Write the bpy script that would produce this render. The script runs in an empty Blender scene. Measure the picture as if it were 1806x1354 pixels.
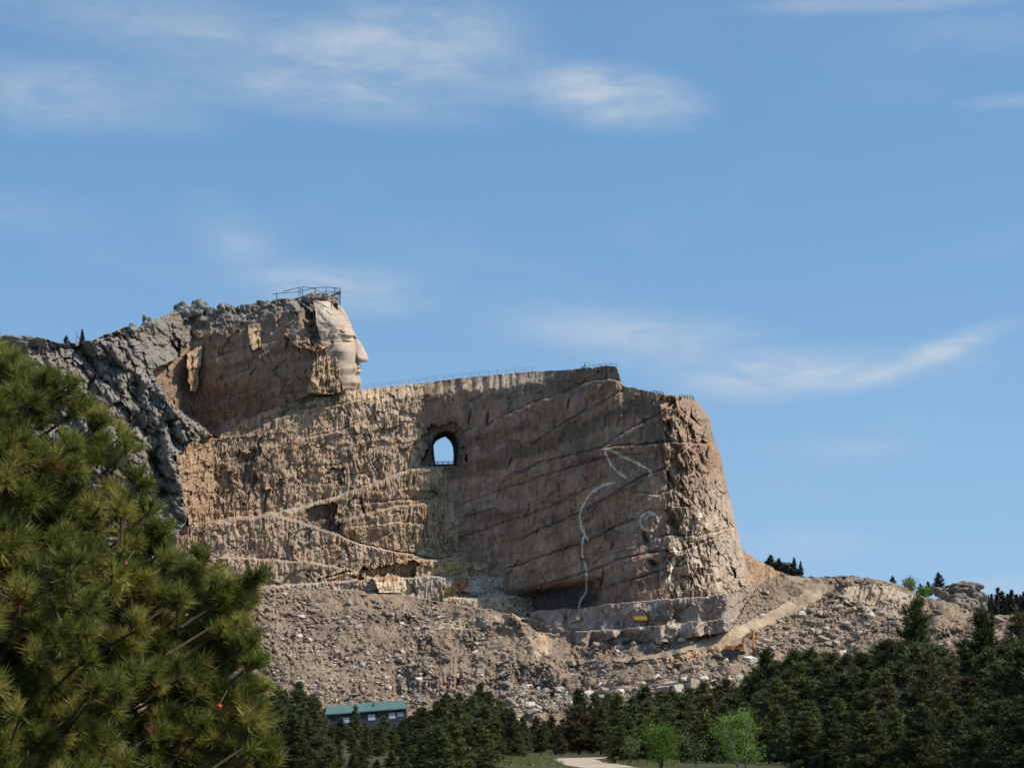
import bpy, bmesh, math, random
import numpy as np
from mathutils import Vector, Matrix

# ------------------------------------------------------------------ camera, sky, sun, exposure
sc = bpy.context.scene
W, H, F, TH = 1806.0, 1354.0, 4410.0, math.radians(8.04)
cam_d = bpy.data.cameras.new('camera'); cam = bpy.data.objects.new('camera', cam_d)
sc.collection.objects.link(cam); sc.camera = cam
cam.location = (0, 0, 0); cam.rotation_euler = (math.pi / 2 + TH, 0, 0)
cam_d.sensor_width = 36.0; cam_d.lens = 36.0 * F / W
cam_d.clip_start = 0.5; cam_d.clip_end = 9000
cam_d.dof.use_dof = True; cam_d.dof.focus_distance = 650; cam_d.dof.aperture_fstop = 11

SUN_EL, SUN_TOWARD_CAM = math.radians(47), math.radians(19)
to_sun = Vector((math.cos(SUN_EL) * math.cos(SUN_TOWARD_CAM), -math.cos(SUN_EL) * math.sin(SUN_TOWARD_CAM), math.sin(SUN_EL)))
sun_d = bpy.data.lights.new('sun', 'SUN'); sun = bpy.data.objects.new('sun', sun_d); sc.collection.objects.link(sun)
sun_d.energy = 4.6; sun_d.angle = math.radians(0.53); sun_d.color = (1.0, 0.93, 0.825)
sun.rotation_euler = to_sun.to_track_quat('Z', 'Y').to_euler(); sun.location = (300, -100, 300)

world = bpy.data.worlds.new('World'); sc.world = world; world.use_nodes = True
wn, wl = world.node_tree.nodes, world.node_tree.links
wn.clear()
def wnode(t, **kw):
    n = wn.new(t)
    for k, v in kw.items(): setattr(n, k, v)
    return n
sky = wnode('ShaderNodeTexSky'); sky.sky_type = 'NISHITA'; sky.sun_disc = False
sky.sun_elevation = SUN_EL; sky.sun_rotation = math.atan2(to_sun.x, to_sun.y)
sky.altitude = 1700; sky.air_density = 1.0; sky.dust_density = 2.5; sky.ozone_density = 1.6
wout = wnode('ShaderNodeOutputWorld'); wbg = wnode('ShaderNodeBackground'); wbg.inputs[1].default_value = 0.15
_g0 = wnode('ShaderNodeTexCoord'); _up = wnode('ShaderNodeVectorMath', operation='ADD'); wl.new(_g0.outputs['Generated'], _up.inputs[0]); _up.inputs[1].default_value = (0, 0, 0.2)
_nm = wnode('ShaderNodeVectorMath', operation='NORMALIZE'); wl.new(_up.outputs[0], _nm.inputs[0]); wl.new(_nm.outputs[0], sky.inputs['Vector'])
def wmath(op, a, b=None, clamp=False):
    n = wnode('ShaderNodeMath', operation=op, use_clamp=clamp)
    for i, v in enumerate((a, b)):
        if v is None: continue
        if isinstance(v, (int, float)): n.inputs[i].default_value = v
        else: wl.new(v, n.inputs[i])
    return n.outputs[0]
tc = wnode('ShaderNodeTexCoord'); sep = wnode('ShaderNodeSeparateXYZ'); wl.new(tc.outputs['Generated'], sep.inputs[0])
az = wmath('ARCTAN2', sep.outputs[0], sep.outputs[1]); el = wmath('ARCSINE', sep.outputs[2])
AE = wnode('ShaderNodeCombineXYZ'); wl.new(az, AE.inputs[0]); wl.new(el, AE.inputs[1])
def wnoise(scale, stretch, rot, detail, rough, dist=0.0, loc=(0, 0, 0)):
    mp = wnode('ShaderNodeMapping'); mp.inputs['Scale'].default_value = (1, stretch, 1)
    mp.inputs['Rotation'].default_value = (0, 0, rot); mp.inputs['Location'].default_value = loc
    wl.new(AE.outputs[0], mp.inputs[0])
    nz = wnode('ShaderNodeTexNoise'); nz.inputs['Scale'].default_value = scale; nz.inputs['Detail'].default_value = detail
    nz.inputs['Roughness'].default_value = rough; nz.inputs['Distortion'].default_value = dist
    wl.new(mp.outputs[0], nz.inputs['Vector']); return nz.outputs[0]
wisp = wnoise(26, 3.2, 0.12, 9, 0.62, 0.7)
wisp2 = wnoise(9, 2.4, -0.10, 6, 0.55, 0.5, (3.1, 1.7, 0))
fine = wnoise(75, 4.0, 0.18, 6, 0.6, 0.4, (7, 2, 0))
def ramp(v, lo, hi):
    n = wnode('ShaderNodeMapRange', interpolation_type='SMOOTHSTEP'); wl.new(v, n.inputs[0])
    n.inputs[1].default_value = lo; n.inputs[2].default_value = hi; return n.outputs[0]
def pix_dir(px, py):
    u, v = (px - W / 2) / F, (H / 2 - py) / F
    x, y, z = u, math.cos(TH) - v * math.sin(TH), math.sin(TH) + v * math.cos(TH)
    r = math.sqrt(x * x + y * y + z * z); return math.atan2(x, y), math.asin(z / r)
def bank(px, py, rx, ry, rot, amt):       # one bank of cirrus, at its place in the sky
    a, e = pix_dir(px, py)
    s1 = wnode('ShaderNodeVectorMath', operation='SUBTRACT'); wl.new(AE.outputs[0], s1.inputs[0]); s1.inputs[1].default_value = (a, e, 0)
    mp = wnode('ShaderNodeMapping'); mp.inputs['Rotation'].default_value = (0, 0, -rot); wl.new(s1.outputs[0], mp.inputs[0])
    s2 = wnode('ShaderNodeVectorMath', operation='MULTIPLY'); wl.new(mp.outputs[0], s2.inputs[0]); s2.inputs[1].default_value = (F / rx, F / ry, 0)
    ln = wnode('ShaderNodeVectorMath', operation='LENGTH'); wl.new(s2.outputs[0], ln.inputs[0])
    d = wmath('ADD', ln.outputs['Value'], wmath('MULTIPLY', wmath('SUBTRACT', wisp2, 0.5), 1.1))
    return wmath('MULTIPLY', wmath('SUBTRACT', 1.0, ramp(d, 0.0, 1.0)), amt)
banks = [(720, 70, 330, 130, -0.05, 0.95), (330, 50, 460, 110, -0.10, 0.75), (540, 155, 430, 75, -0.07, 0.85), (110, 160, 400, 90, -0.08, 0.7),
         (1070, 165, 230, 75, -0.12, 1.35), (1600, -5, 420, 34, 0.03, 0.9), (1730, 60, 330, 60, 0.0, 0.28),
         (1100, 590, 380, 80, -0.12, 1.1), (1430, 655, 360, 60, 0.04, 1.3), (1650, 622, 200, 30, 0.33, 1.2), (1500, 790, 200, 40, 0.0, 0.5),
         (580, 505, 320, 70, 0.0, 0.9), (420, 430, 170, 90, -0.5, 0.6), (1420, 960, 240, 45, 0.0, 0.45), (1780, 1040, 160, 40, 0.0, 0.7), (1780, 180, 120, 20, 0.0, 0.5), (60, 380, 220, 60, 0.0, 0.22)]
tot = None
for b in banks:
    v = bank(*b); tot = v if tot is None else wmath('ADD', tot, v)
tex = wmath('ADD', wmath('ADD', wmath('MULTIPLY', ramp(wisp, 0.28, 0.75), 0.62), 0.26), wmath('MULTIPLY', ramp(fine, 0.3, 0.75), 0.18))
veil = wmath('MULTIPLY', ramp(wisp2, 0.48, 0.85), 0.10)
cl = wmath('ADD', wmath('MULTIPLY', wmath('MULTIPLY', tot, tex), 0.58), veil)
cl = wmath('MINIMUM', cl, 0.62)
hz = wmath('MULTIPLY', wmath('SUBTRACT', 1.0, ramp(el, 0.0, 0.24)), 0.26)
hs = wnode('ShaderNodeHueSaturation'); wl.new(sky.outputs[0], hs.inputs['Color'])
hs.inputs['Saturation'].default_value = 0.98; hs.inputs['Value'].default_value = 1.0
tint = wnode('ShaderNodeMix', data_type='RGBA', blend_type='MULTIPLY'); tint.inputs[0].default_value = 1.0
wl.new(hs.outputs[0], tint.inputs[6]); tint.inputs[7].default_value = (1.03, 1.34, 1.32, 1)
mx = wnode('ShaderNodeMix', data_type='RGBA'); wl.new(cl, mx.inputs[0]); wl.new(tint.outputs[2], mx.inputs[6])
mx.inputs[7].default_value = (4.3, 4.65, 5.0, 1)
hm = wnode('ShaderNodeMix', data_type='RGBA'); wl.new(hz, hm.inputs[0]); wl.new(mx.outputs[2], hm.inputs[6]); hm.inputs[7].default_value = (3.6, 3.9, 4.0, 1)
wl.new(hm.outputs[2], wbg.inputs[0]); wl.new(wbg.outputs[0], wout.inputs[0])
sc.view_settings.view_transform = 'Standard'; sc.view_settings.look = 'None'
sc.view_settings.exposure = 0.0; sc.view_settings.gamma = 1.0; sc.view_settings.use_curve_mapping = False
sc.cycles.max_bounces = 5; sc.cycles.diffuse_bounces = 3; sc.cycles.transparent_max_bounces = 4; sc.cycles.use_denoising = True
sc.cycles.use_adaptive_sampling = True

# ------------------------------------------------------------------ helpers
rng = np.random.default_rng(7); random.seed(7)
CT, ST = math.cos(TH), math.sin(TH)
def P(px, py, Y):                                   # the point at distance Y that the photograph shows at a pixel
    u = (np.asarray(px, float) - W / 2) / F; v = (H / 2 - np.asarray(py, float)) / F
    k = Y / (CT - v * ST)
    return np.stack(np.broadcast_arrays(u * k, Y + 0 * k, (ST + v * CT) * k), -1)
_tab = rng.random((64, 256, 256)).astype(np.float32)
def vn(x, y, s):
    xi, yi = np.floor(x).astype(int), np.floor(y).astype(int); fx, fy = x - xi, y - yi
    fx = fx * fx * (3 - 2 * fx); fy = fy * fy * (3 - 2 * fy); t = _tab[s % 64]
    a, b, c, d = t[xi & 255, yi & 255], t[(xi + 1) & 255, yi & 255], t[xi & 255, (yi + 1) & 255], t[(xi + 1) & 255, (yi + 1) & 255]
    return (a + (b - a) * fx) + ((c + (d - c) * fx) - (a + (b - a) * fx)) * fy
def fbm(x, y, s, o=4, g=0.5):                       # about -1..1
    r, a, n = 0, 1.0, 0
    for i in range(o):
        r = r + a * (vn(x * 2 ** i + 17.3 * i, y * 2 ** i + 5.1 * i, s + i) * 2 - 1); n += a; a *= g
    return r / n * 1.6
def ridge(x, y, s, o=3): return 1 - 2 * np.abs(fbm(x, y, s, o))
def worley(x, y, s, jit=0.9):
    xi, yi = np.floor(x).astype(int), np.floor(y).astype(int)
    d1 = np.full(x.shape, 9.0); d2 = np.full(x.shape, 9.0); cid = np.zeros(x.shape)
    for dx in (-1, 0, 1):
        for dy in (-1, 0, 1):
            cx, cy = xi + dx, yi + dy
            px_ = cx + .5 + jit * (_tab[s % 64][cx & 255, cy & 255] - .5); py_ = cy + .5 + jit * (_tab[(s + 1) % 64][cx & 255, cy & 255] - .5)
            d = np.hypot(x - px_, y - py_); idv = _tab[(s + 2) % 64][cx & 255, cy & 255]
            near = d < d1
            d2 = np.where(near, d1, np.minimum(d2, d)); cid = np.where(near, idv, cid); d1 = np.where(near, d, d1)
    return d1, d2, cid
def facet(x, y, s, jit=0.95):                      # angular blocks: every cell a tilted plane of its own
    xi, yi = np.floor(x).astype(int), np.floor(y).astype(int); d1 = np.full(x.shape, 9.0); d2 = d1.copy(); out = np.zeros(x.shape); cid = np.zeros(x.shape)
    for dx in (-1, 0, 1):
        for dy in (-1, 0, 1):
            cx, cy = (xi + dx) & 255, (yi + dy) & 255
            ox = x - (xi + dx + .5 + jit * (_tab[s % 64][cx, cy] - .5)); oy = y - (yi + dy + .5 + jit * (_tab[(s + 1) % 64][cx, cy] - .5)); d = np.hypot(ox, oy); near = d < d1
            d2 = np.where(near, d1, np.minimum(d2, d)); cid = np.where(near, _tab[(s + 2) % 64][cx, cy], cid)
            out = np.where(near, (_tab[(s + 3) % 64][cx, cy] - .5) * ox * 2 + (_tab[(s + 4) % 64][cx, cy] - .5) * oy * 2, out); d1 = np.where(near, d, d1)
    return out, cid - .5, d1, d2
def inside(poly, x, y):
    r = np.zeros(x.shape, bool); n = len(poly)
    for i in range(n):
        (x1, y1), (x2, y2) = poly[i], poly[(i + 1) % n]
        if y1 == y2: continue
        c = (y1 > y) != (y2 > y); r ^= c & (x < (x2 - x1) * (y - y1) / (y2 - y1) + x1)
    return r
def line(pts, x):
    p = np.array(pts, float); return np.interp(x, p[:, 0], p[:, 1])
def sst(a, b, x):
    t = np.clip((x - a) / (b - a), 0, 1); return t * t * (3 - 2 * t)

def link(o, parent=None):
    sc.collection.objects.link(o)
    if parent is not None: o.parent = parent
    return o
def tag(o, label=None, cat=None, group=None, kind=None):
    if label: o['label'] = label
    if cat: o['category'] = cat
    if group: o['group'] = group
    if kind: o['kind'] = kind
    return o
def empty(name, loc=(0, 0, 0), rz=0.0):
    o = bpy.data.objects.new(name, None); o.location = loc; o.rotation_euler = (0, 0, rz); return link(o)
def mesh_np(name, v, f, mat=None, parent=None, col=None, smooth=False):
    v = np.asarray(v, np.float32).reshape(-1, 3); f = np.asarray(f, np.int32); k = f.shape[1]
    me = bpy.data.meshes.new(name); me.vertices.add(len(v)); me.vertices.foreach_set('co', v.ravel())
    me.loops.add(f.size); me.loops.foreach_set('vertex_index', f.ravel())
    me.polygons.add(len(f)); me.polygons.foreach_set('loop_start', np.arange(0, f.size, k, dtype=np.int32))
    me.polygons.foreach_set('loop_total', np.full(len(f), k, np.int32))
    me.polygons.foreach_set('use_smooth', np.full(len(f), smooth))
    if col is not None:
        ca = me.color_attributes.new('Col', 'FLOAT_COLOR', 'POINT')
        c4 = np.ones((len(v), 4), np.float32); c4[:, :3] = col; ca.data.foreach_set('color', c4.ravel())
    me.update(calc_edges=True)
    if mat: me.materials.append(mat)
    o = bpy.data.objects.new(name, me); return link(o, parent)
def bm_obj(name, bm, mat=None, parent=None, smooth=False):
    me = bpy.data.meshes.new(name); bm.to_mesh(me); bm.free()
    if mat: me.materials.append(mat)
    if smooth: me.polygons.foreach_set('use_smooth', [True] * len(me.polygons))
    return link(bpy.data.objects.new(name, me), parent)
def add_box(bm, c, s, rot=None, taper=1.0):
    r = bmesh.ops.create_cube(bm, size=1.0)['verts']
    for v in r:
        t = taper if v.co.z > 0 else 1.0
        p = Vector((v.co.x * s[0] * t, v.co.y * s[1] * t, v.co.z * s[2]))
        v.co = (rot @ p if rot else p) + Vector(c)
def add_bar(bm, a, b, r, n=5, r2=None):
    a, b = Vector(a), Vector(b); d = b - a; q = d.to_track_quat('Z', 'Y').to_matrix(); r2 = r if r2 is None else r2
    ra = [bm.verts.new(a + q @ Vector((r * math.cos(t), r * math.sin(t), 0))) for t in [2 * math.pi * i / n for i in range(n)]]
    rb = [bm.verts.new(b + q @ Vector((r2 * math.cos(t), r2 * math.sin(t), 0))) for t in [2 * math.pi * i / n for i in range(n)]]
    for i in range(n): bm.faces.new((ra[i], ra[(i + 1) % n], rb[(i + 1) % n], rb[i]))
    bm.faces.new(ra[::-1]); bm.faces.new(rb)
def box_obj(name, c, s, mat, parent, rot=None, taper=1.0, bev=0.0):
    bm = bmesh.new(); add_box(bm, c, s, rot, taper)
    if bev: bmesh.ops.bevel(bm, geom=bm.edges[:], offset=bev, segments=1, affect='EDGES')
    return bm_obj(name, bm, mat, parent)
def bar_obj(name, a, b, r, mat, parent, n=6, r2=None):
    bm = bmesh.new(); add_bar(bm, a, b, r, n, r2); return bm_obj(name, bm, mat, parent)

def nodes_mat(name, rough=0.9, spec=0.2):
    m = bpy.data.materials.new(name); m.use_nodes = True
    b = m.node_tree.nodes['Principled BSDF']; b.inputs['Roughness'].default_value = rough
    b.inputs['Specular IOR Level'].default_value = spec
    return m, m.node_tree.nodes, m.node_tree.links, b
def mat_plain(name, col, rough=0.7, var=0.25, scale=2.0, metal=0.0, spec=0.3):
    m, n, l, b = nodes_mat(name, rough, spec); b.inputs['Metallic'].default_value = metal
    t = n.new('ShaderNodeTexCoord'); z = n.new('ShaderNodeTexNoise'); z.inputs['Scale'].default_value = scale; z.inputs['Detail'].default_value = 5
    l.new(t.outputs['Object'], z.inputs['Vector']); r = n.new('ShaderNodeValToRGB')
    for i, k in ((0, 1 - var), (1, 1 + var)): r.color_ramp.elements[i].color = (*[min(1, c * k) for c in col], 1)
    r.color_ramp.elements[0].position = 0.3; r.color_ramp.elements[1].position = 0.7
    l.new(z.outputs[0], r.inputs[0]); l.new(r.outputs[0], b.inputs['Base Color']); return m
def mat_rock(name, fine_scale=0.9, bump=0.5, streak=True, var=0.45):
    m, n, l, b = nodes_mat(name, 0.95, 0.12)
    at = n.new('ShaderNodeAttribute'); at.attribute_name = 'Col'
    t = n.new('ShaderNodeTexCoord')
    mp = n.new('ShaderNodeMapping'); mp.inputs['Scale'].default_value = (1, 1, 0.28 if streak else 1); l.new(t.outputs['Object'], mp.inputs[0])
    z1 = n.new('ShaderNodeTexNoise'); z1.inputs['Scale'].default_value = fine_scale; z1.inputs['Detail'].default_value = 8; z1.inputs['Roughness'].default_value = 0.68
    l.new(mp.outputs[0], z1.inputs['Vector'])
    z2 = n.new('ShaderNodeTexNoise'); z2.inputs['Scale'].default_value = 0.16; z2.inputs['Detail'].default_value = 5; l.new(t.outputs['Object'], z2.inputs['Vector'])
    mr = n.new('ShaderNodeMapRange'); l.new(z1.outputs[0], mr.inputs[0]); mr.inputs[1].default_value = 0.25; mr.inputs[2].default_value = 0.75
    mr.inputs[3].default_value = 1 - var; mr.inputs[4].default_value = 1 + var
    mr2 = n.new('ShaderNodeMapRange'); l.new(z2.outputs[0], mr2.inputs[0]); mr2.inputs[1].default_value = 0.3; mr2.inputs[2].default_value = 0.7
    mr2.inputs[3].default_value = 0.82; mr2.inputs[4].default_value = 1.16
    mu = n.new('ShaderNodeMath'); mu.operation = 'MULTIPLY'; l.new(mr.outputs[0], mu.inputs[0]); l.new(mr2.outputs[0], mu.inputs[1])
    vm = n.new('ShaderNodeVectorMath'); vm.operation = 'SCALE'; l.new(at.outputs['Color'], vm.inputs[0]); l.new(mu.outputs[0], vm.inputs['Scale'])
    l.new(vm.outputs[0], b.inputs['Base Color'])
    bp = n.new('ShaderNodeBump'); bp.inputs['Strength'].default_value = bump; bp.inputs['Distance'].default_value = 0.6
    l.new(z1.outputs[0], bp.inputs['Height']); l.new(bp.outputs[0], b.inputs['Normal']); return m
def mat_leaf(name, cols, rough=0.6, trans=0.25, attr=False, rnd=0.3):
    m, n, l, b = nodes_mat(name, rough, 0.25)
    if attr:
        a = n.new('ShaderNodeAttribute'); a.attribute_name = 'Col'; src = a.outputs['Color']
    else:
        g = n.new('ShaderNodeNewGeometry'); r = n.new('ShaderNodeValToRGB'); els = r.color_ramp.elements
        els[0].color = (*cols[0], 1); els[1].color = (*cols[-1], 1)
        for i, c in enumerate(cols[1:-1]): els.new((i + 1) / (len(cols) - 1)).color = (*c, 1)
        l.new(g.outputs['Random Per Island'], r.inputs[0])
        oi = n.new('ShaderNodeObjectInfo'); mr = n.new('ShaderNodeMapRange'); l.new(oi.outputs['Random'], mr.inputs[0])
        mr.inputs[3].default_value = 1 - rnd; mr.inputs[4].default_value = 1 + rnd
        vm = n.new('ShaderNodeVectorMath'); vm.operation = 'SCALE'; l.new(r.outputs[0], vm.inputs[0]); l.new(mr.outputs[0], vm.inputs['Scale']); src = vm.outputs[0]
    l.new(src, b.inputs['Base Color'])
    tr = n.new('ShaderNodeBsdfTranslucent'); l.new(src, tr.inputs[0]); ms = n.new('ShaderNodeMixShader'); ms.inputs[0].default_value = trans
    l.new(b.outputs[0], ms.inputs[1]); l.new(tr.outputs[0], ms.inputs[2]); l.new(ms.outputs[0], n['Material Output'].inputs[0]); return m
M_rock = mat_rock('rock'); M_dirt = mat_rock('rubble_dirt', 0.6, 0.6, False, 0.35)
M_carved = mat_rock('carved_stone', 0.7, 0.22, False, 0.24)
M_steel = mat_plain('dark_steel', (0.05, 0.055, 0.06), 0.5, 0.2, 1, 0.3)
M_bark = mat_plain('bark', (0.075, 0.05, 0.035), 0.95, 0.4, 6)
M_pale_bark = mat_plain('pale_bark', (0.26, 0.245, 0.21), 0.9, 0.25, 8)

# ------------------------------------------------------------------ the mountain: sheets of rock at their real distances
TOP = [(-320, 640), (-100, 612), (0, 604), (25, 599), (50, 597), (78, 601), (105, 608), (130, 607), (168, 601), (190, 591), (228, 578), (250, 575), (268, 566),
       (285, 556), (305, 547), (330, 541), (352, 540), (372, 541), (385, 542), (410, 539), (440, 536), (480, 533), (520, 527), (536, 521), (556, 515), (575, 519), (590, 528), (599, 538),
       (601, 688), (640, 687), (700, 680), (740, 676), (800, 668), (870, 661), (930, 656), (1000, 652), (1040, 648), (1062, 645), (1086, 645), (1090, 652), (1095, 674), (1099, 681),
       (1140, 688), (1180, 697), (1222, 702), (1236, 714), (1252, 738), (1258, 772), (1270, 800), (1280, 850), (1290, 890), (1300, 930), (1307, 962), (1313, 974), (1345, 991), (1385, 1012),
       (1440, 1018), (1455, 1016), (1500, 1014), (1540, 1020), (1572, 1026), (1600, 1036), (1632, 1053), (1680, 1063), (1722, 1077), (1750, 1085), (1806, 1080), (1930, 1085), (2130, 1100)]
cols = np.concatenate([np.arange(-320, -30, 9.0), np.arange(-30, 1836, 1.5), np.arange(1840, 2130, 9.0)])
NR = 500
top = line(TOP, cols) + fbm(cols / 9, cols * 0, 3, 3) * 1.6 * np.where((cols > 601) & (cols < 1030), 0.35, 1.0)
top += np.where(cols < 560, 1, 0) * (fbm(cols / 22, cols * 0 + 3, 9, 3) * 3.5 - 1.0)
BOT = 1292.0
t = np.linspace(0, 1, NR) ** 1.0
PX = np.repeat(cols[:, None], NR, 1); RAW = BOT + (505 - BOT) * t[None, :] + 0 * PX; PY = np.maximum(RAW, top[:, None]); ABOVE = RAW < top[:, None]
jx = fbm(PX / 14, PY / 14, 11, 3) * 3.5; jy = fbm(PX / 14, PY / 14, 15, 3) * 3.0
QX, QY = PX + jx, PY + jy                                        # ragged edges between the rock masses

Wd = np.where(PX <= 1172, 722 - (PX - 745) * 0.112, 0)
py_s = [702, 714, 738, 772, 800, 850, 890, 930, 970, 1010, 1060, 1300]; px_s = [1222, 1236, 1252, 1258, 1270, 1280, 1290, 1300, 1310, 1319, 1330, 1340]
xsil = np.interp(PY, py_s, px_s)
u = np.clip((PX - 1172) / np.maximum(xsil - 1172, 1), 0, 1)
_xx = np.arange(700, 1400, 1.0); _sl = -.112 + .122 * sst(1070, 1215, _xx); _yy = 722 + np.cumsum(_sl) - np.cumsum(_sl)[45]
Wd = np.interp(PX, _xx, _yy) + np.where(PX < 745, (745 - PX) * .112, 0) * 0 + np.where(PX < 700, (700 - PX) * .112, 0)
u = np.clip((PX - 1185) / np.maximum(xsil - 1185, 1), 0, 1); Wd = Wd + np.where(PX > 1185, 36 * (1 - np.sqrt(np.clip(1 - u * u, 0, 1))), 0)
Wd = Wd - (PY - 850) * 0.012
Ld = 722 - (738 - PX) * 0.034 - (PY - 800) * 0.012
C = lambda *a: np.array(a, float)
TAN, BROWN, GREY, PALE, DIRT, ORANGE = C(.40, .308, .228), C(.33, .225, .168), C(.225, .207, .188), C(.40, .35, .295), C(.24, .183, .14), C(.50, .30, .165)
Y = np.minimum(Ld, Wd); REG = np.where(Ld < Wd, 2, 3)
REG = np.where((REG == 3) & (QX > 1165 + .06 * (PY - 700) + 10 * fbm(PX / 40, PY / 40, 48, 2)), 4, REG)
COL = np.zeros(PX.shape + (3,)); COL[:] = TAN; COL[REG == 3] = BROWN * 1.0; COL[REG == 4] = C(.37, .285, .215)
# bevelled strip along the top of the long wall
dt = PY - top[:, None]
bev = np.clip(22 - dt + fbm(PX / 12, PY * 0, 21, 2) * 4, 0, 40) * sst(600, 640, PX) * (1 - sst(930, 1010, PX))
Y = Y + bev * 0.22
COL = np.where((bev > 1)[..., None], C(.45, .36, .26), COL)
# tiers that stand out in front, one below the other
ledge = [(-400, 925), (335, 922), (500, 900), (560, 885), (640, 858), (722, 825), (760, 820), (800, 820), (850, 821)]
def tier(pts, off, reg, col, x0=-400, x1=1000, base=None, blend=4.0, prev=0.0):
    global Y, REG, COL
    m = (QY > line(pts, PX) + jy * 0.3) & (PX > x0) & (PX < x1)
    dl = QY - line(pts, PX) - jy * .3; tgt = (Ld if base is None else base) - prev - (off - prev) * sst(-.5, blend, dl)
    hit = m & (tgt < Wd if base is None else m)
    Y = np.where(hit, tgt, Y); REG = np.where(hit, reg, REG); COL = np.where(hit[..., None], col, COL)
tier(ledge, 6, 5, C(.40, .30, .21), blend=8); dled = QY - line(ledge, PX) - jy * .3; LEDGE = (dled > -1) & (dled < 5) & (PX > 470) & (REG == 5); COL = np.where(LEDGE[..., None], C(.45, .385, .315), COL)
tier([(590, 918), (640, 905), (700, 890), (780, 884)], 9, 5, C(.38, .29, .205), 605, prev=6)
tier([(300, 925), (390, 918), (480, 905), (520, 915), (580, 935), (640, 957), (700, 970), (745, 980), (850, 990)], 13, 6, C(.37, .29, .225), blend=5, prev=6)
tier([(330, 984), (400, 980), (470, 984), (560, 992), (640, 1008)], 16, 6, C(.36, .285, .22), 300, 640, prev=13)
tier([(500, 1040), (592, 1012), (660, 1000), (718, 985), (815, 983), (826, 990)], 16.5, 7, C(.44, .32, .205), 560, prev=13)
tier([(300, 1033), (470, 1032), (560, 1026), (640, 1018), (735, 1015), (870, 1015)], 21, 8, PALE, prev=16)
tier([(770, 1056), (800, 1051), (905, 1050)], 28, 9, C(.44, .37, .28), 780, prev=21)
# dark recesses under the tiers
def rec(poly, dd, col=None, soft=0):
    global Y, COL
    m = inside(poly, QX + jx * 1.5, QY + jy * 1.5); Y = np.where(m, Y + dd, Y)
    if col is not None: COL = np.where(m[..., None], col, COL)
rec([(540, 897), (598, 885), (600, 942), (575, 940), (542, 915)], 3.6)
rec([(612, 1012), (690, 992), (735, 990), (738, 1014), (640, 1017)], 5)
rm_ = np.exp(-((PX - 985) / 75) ** 4 - ((PY - 1058 + .15 * (PX - 985)) / 26) ** 4); Y = Y + 9 * rm_; SHADE_M = rm_
rec([(750, 770), (766, 748), (790, 742), (812, 750), (818, 775), (815, 821), (752, 823)], 2.2); rec([(575, 838), (607, 815), (604, 850), (580, 856)], 2.2)
rec([(420, 800), (445, 795), (452, 850), (428, 890), (415, 850)], 1.6); rec([(378, 838), (410, 828), (408, 880), (380, 872)], 1.1)
rec([(480, 860), (500, 845), (505, 905), (482, 910)], 1.4)
# the head block: its long side turned away from the sun
Hd = 747 - (PX - 330) * 0.118 - (PY - 640) * 0.01 - 4.5 * np.sin(np.clip((PY - 560) / 175, 0, 1) * math.pi) * sst(330, 400, PX)
Hd = np.where(PX < 338, 746 - (338 - PX) * .27 - (PY - 640) * .01, Hd)
hp = [(290, 700), (322, 628), (345, 602), (400, 575), (480, 549), (545, 542), (600, 540), (604, 690), (545, 692), (450, 716), (372, 757), (338, 750)]
Afl = [(240, 790), (330, 752), (372, 757), (450, 715), (500, 698), (545, 691), (610, 688)]
Bl = [(240, 800), (330, 775), (385, 770), (440, 738), (500, 714), (548, 698), (610, 690)]
Cl = [(240, 800), (330, 775), (385, 772), (440, 762), (480, 742), (520, 718), (560, 703), (610, 690)]
mL = (PX > 240) & (PX < 604)
def setreg(m, d, reg, col):
    global Y, REG, COL
    Y = np.where(m, d, Y); REG = np.where(m, reg, REG); COL = np.where(m[..., None], col, COL)
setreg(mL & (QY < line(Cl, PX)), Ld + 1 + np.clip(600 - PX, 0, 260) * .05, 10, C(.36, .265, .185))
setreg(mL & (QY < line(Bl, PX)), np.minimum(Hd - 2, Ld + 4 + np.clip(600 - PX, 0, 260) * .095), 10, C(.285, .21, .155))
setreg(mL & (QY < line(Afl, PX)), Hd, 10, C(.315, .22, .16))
# caprock and weathered top of the head block
capl = [(240, 650), (300, 640), (330, 612), (360, 592), (420, 572), (480, 552), (548, 548), (562, 560), (600, 548)]
cap = mL & (QY < line(capl, PX))
setreg(cap, Hd - .3 + (line(capl, PX) - PY) * 0.30, 1, C(.225, .195, .165))
_rs = np.exp(-((PX - 556 - (PY - 575) * .25) / 17) ** 4 - ((PY - 572) / 36) ** 4) * (PX < 604); Y = Y + 7.5 * _rs; COL = COL * (1 - .35 * _rs[..., None])  # recess behind the forehead, its shade also painted into the colour
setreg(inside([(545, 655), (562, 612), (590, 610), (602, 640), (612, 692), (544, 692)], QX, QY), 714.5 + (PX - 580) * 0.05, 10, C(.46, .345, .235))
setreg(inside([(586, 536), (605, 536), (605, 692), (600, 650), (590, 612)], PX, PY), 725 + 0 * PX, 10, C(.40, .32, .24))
def pillar(poly, d, col, k=.25): setreg(inside(poly, QX, QY), Hd - d + k * (PX - poly[0][0]), 10, col)
pillar([(330, 622), (357, 610), (352, 650), (346, 690), (335, 690)], 9, C(.47, .33, .22))
pillar([(436, 575), (462, 570), (460, 612), (448, 618), (438, 600)], 6.5, C(.47, .35, .235))
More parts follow.
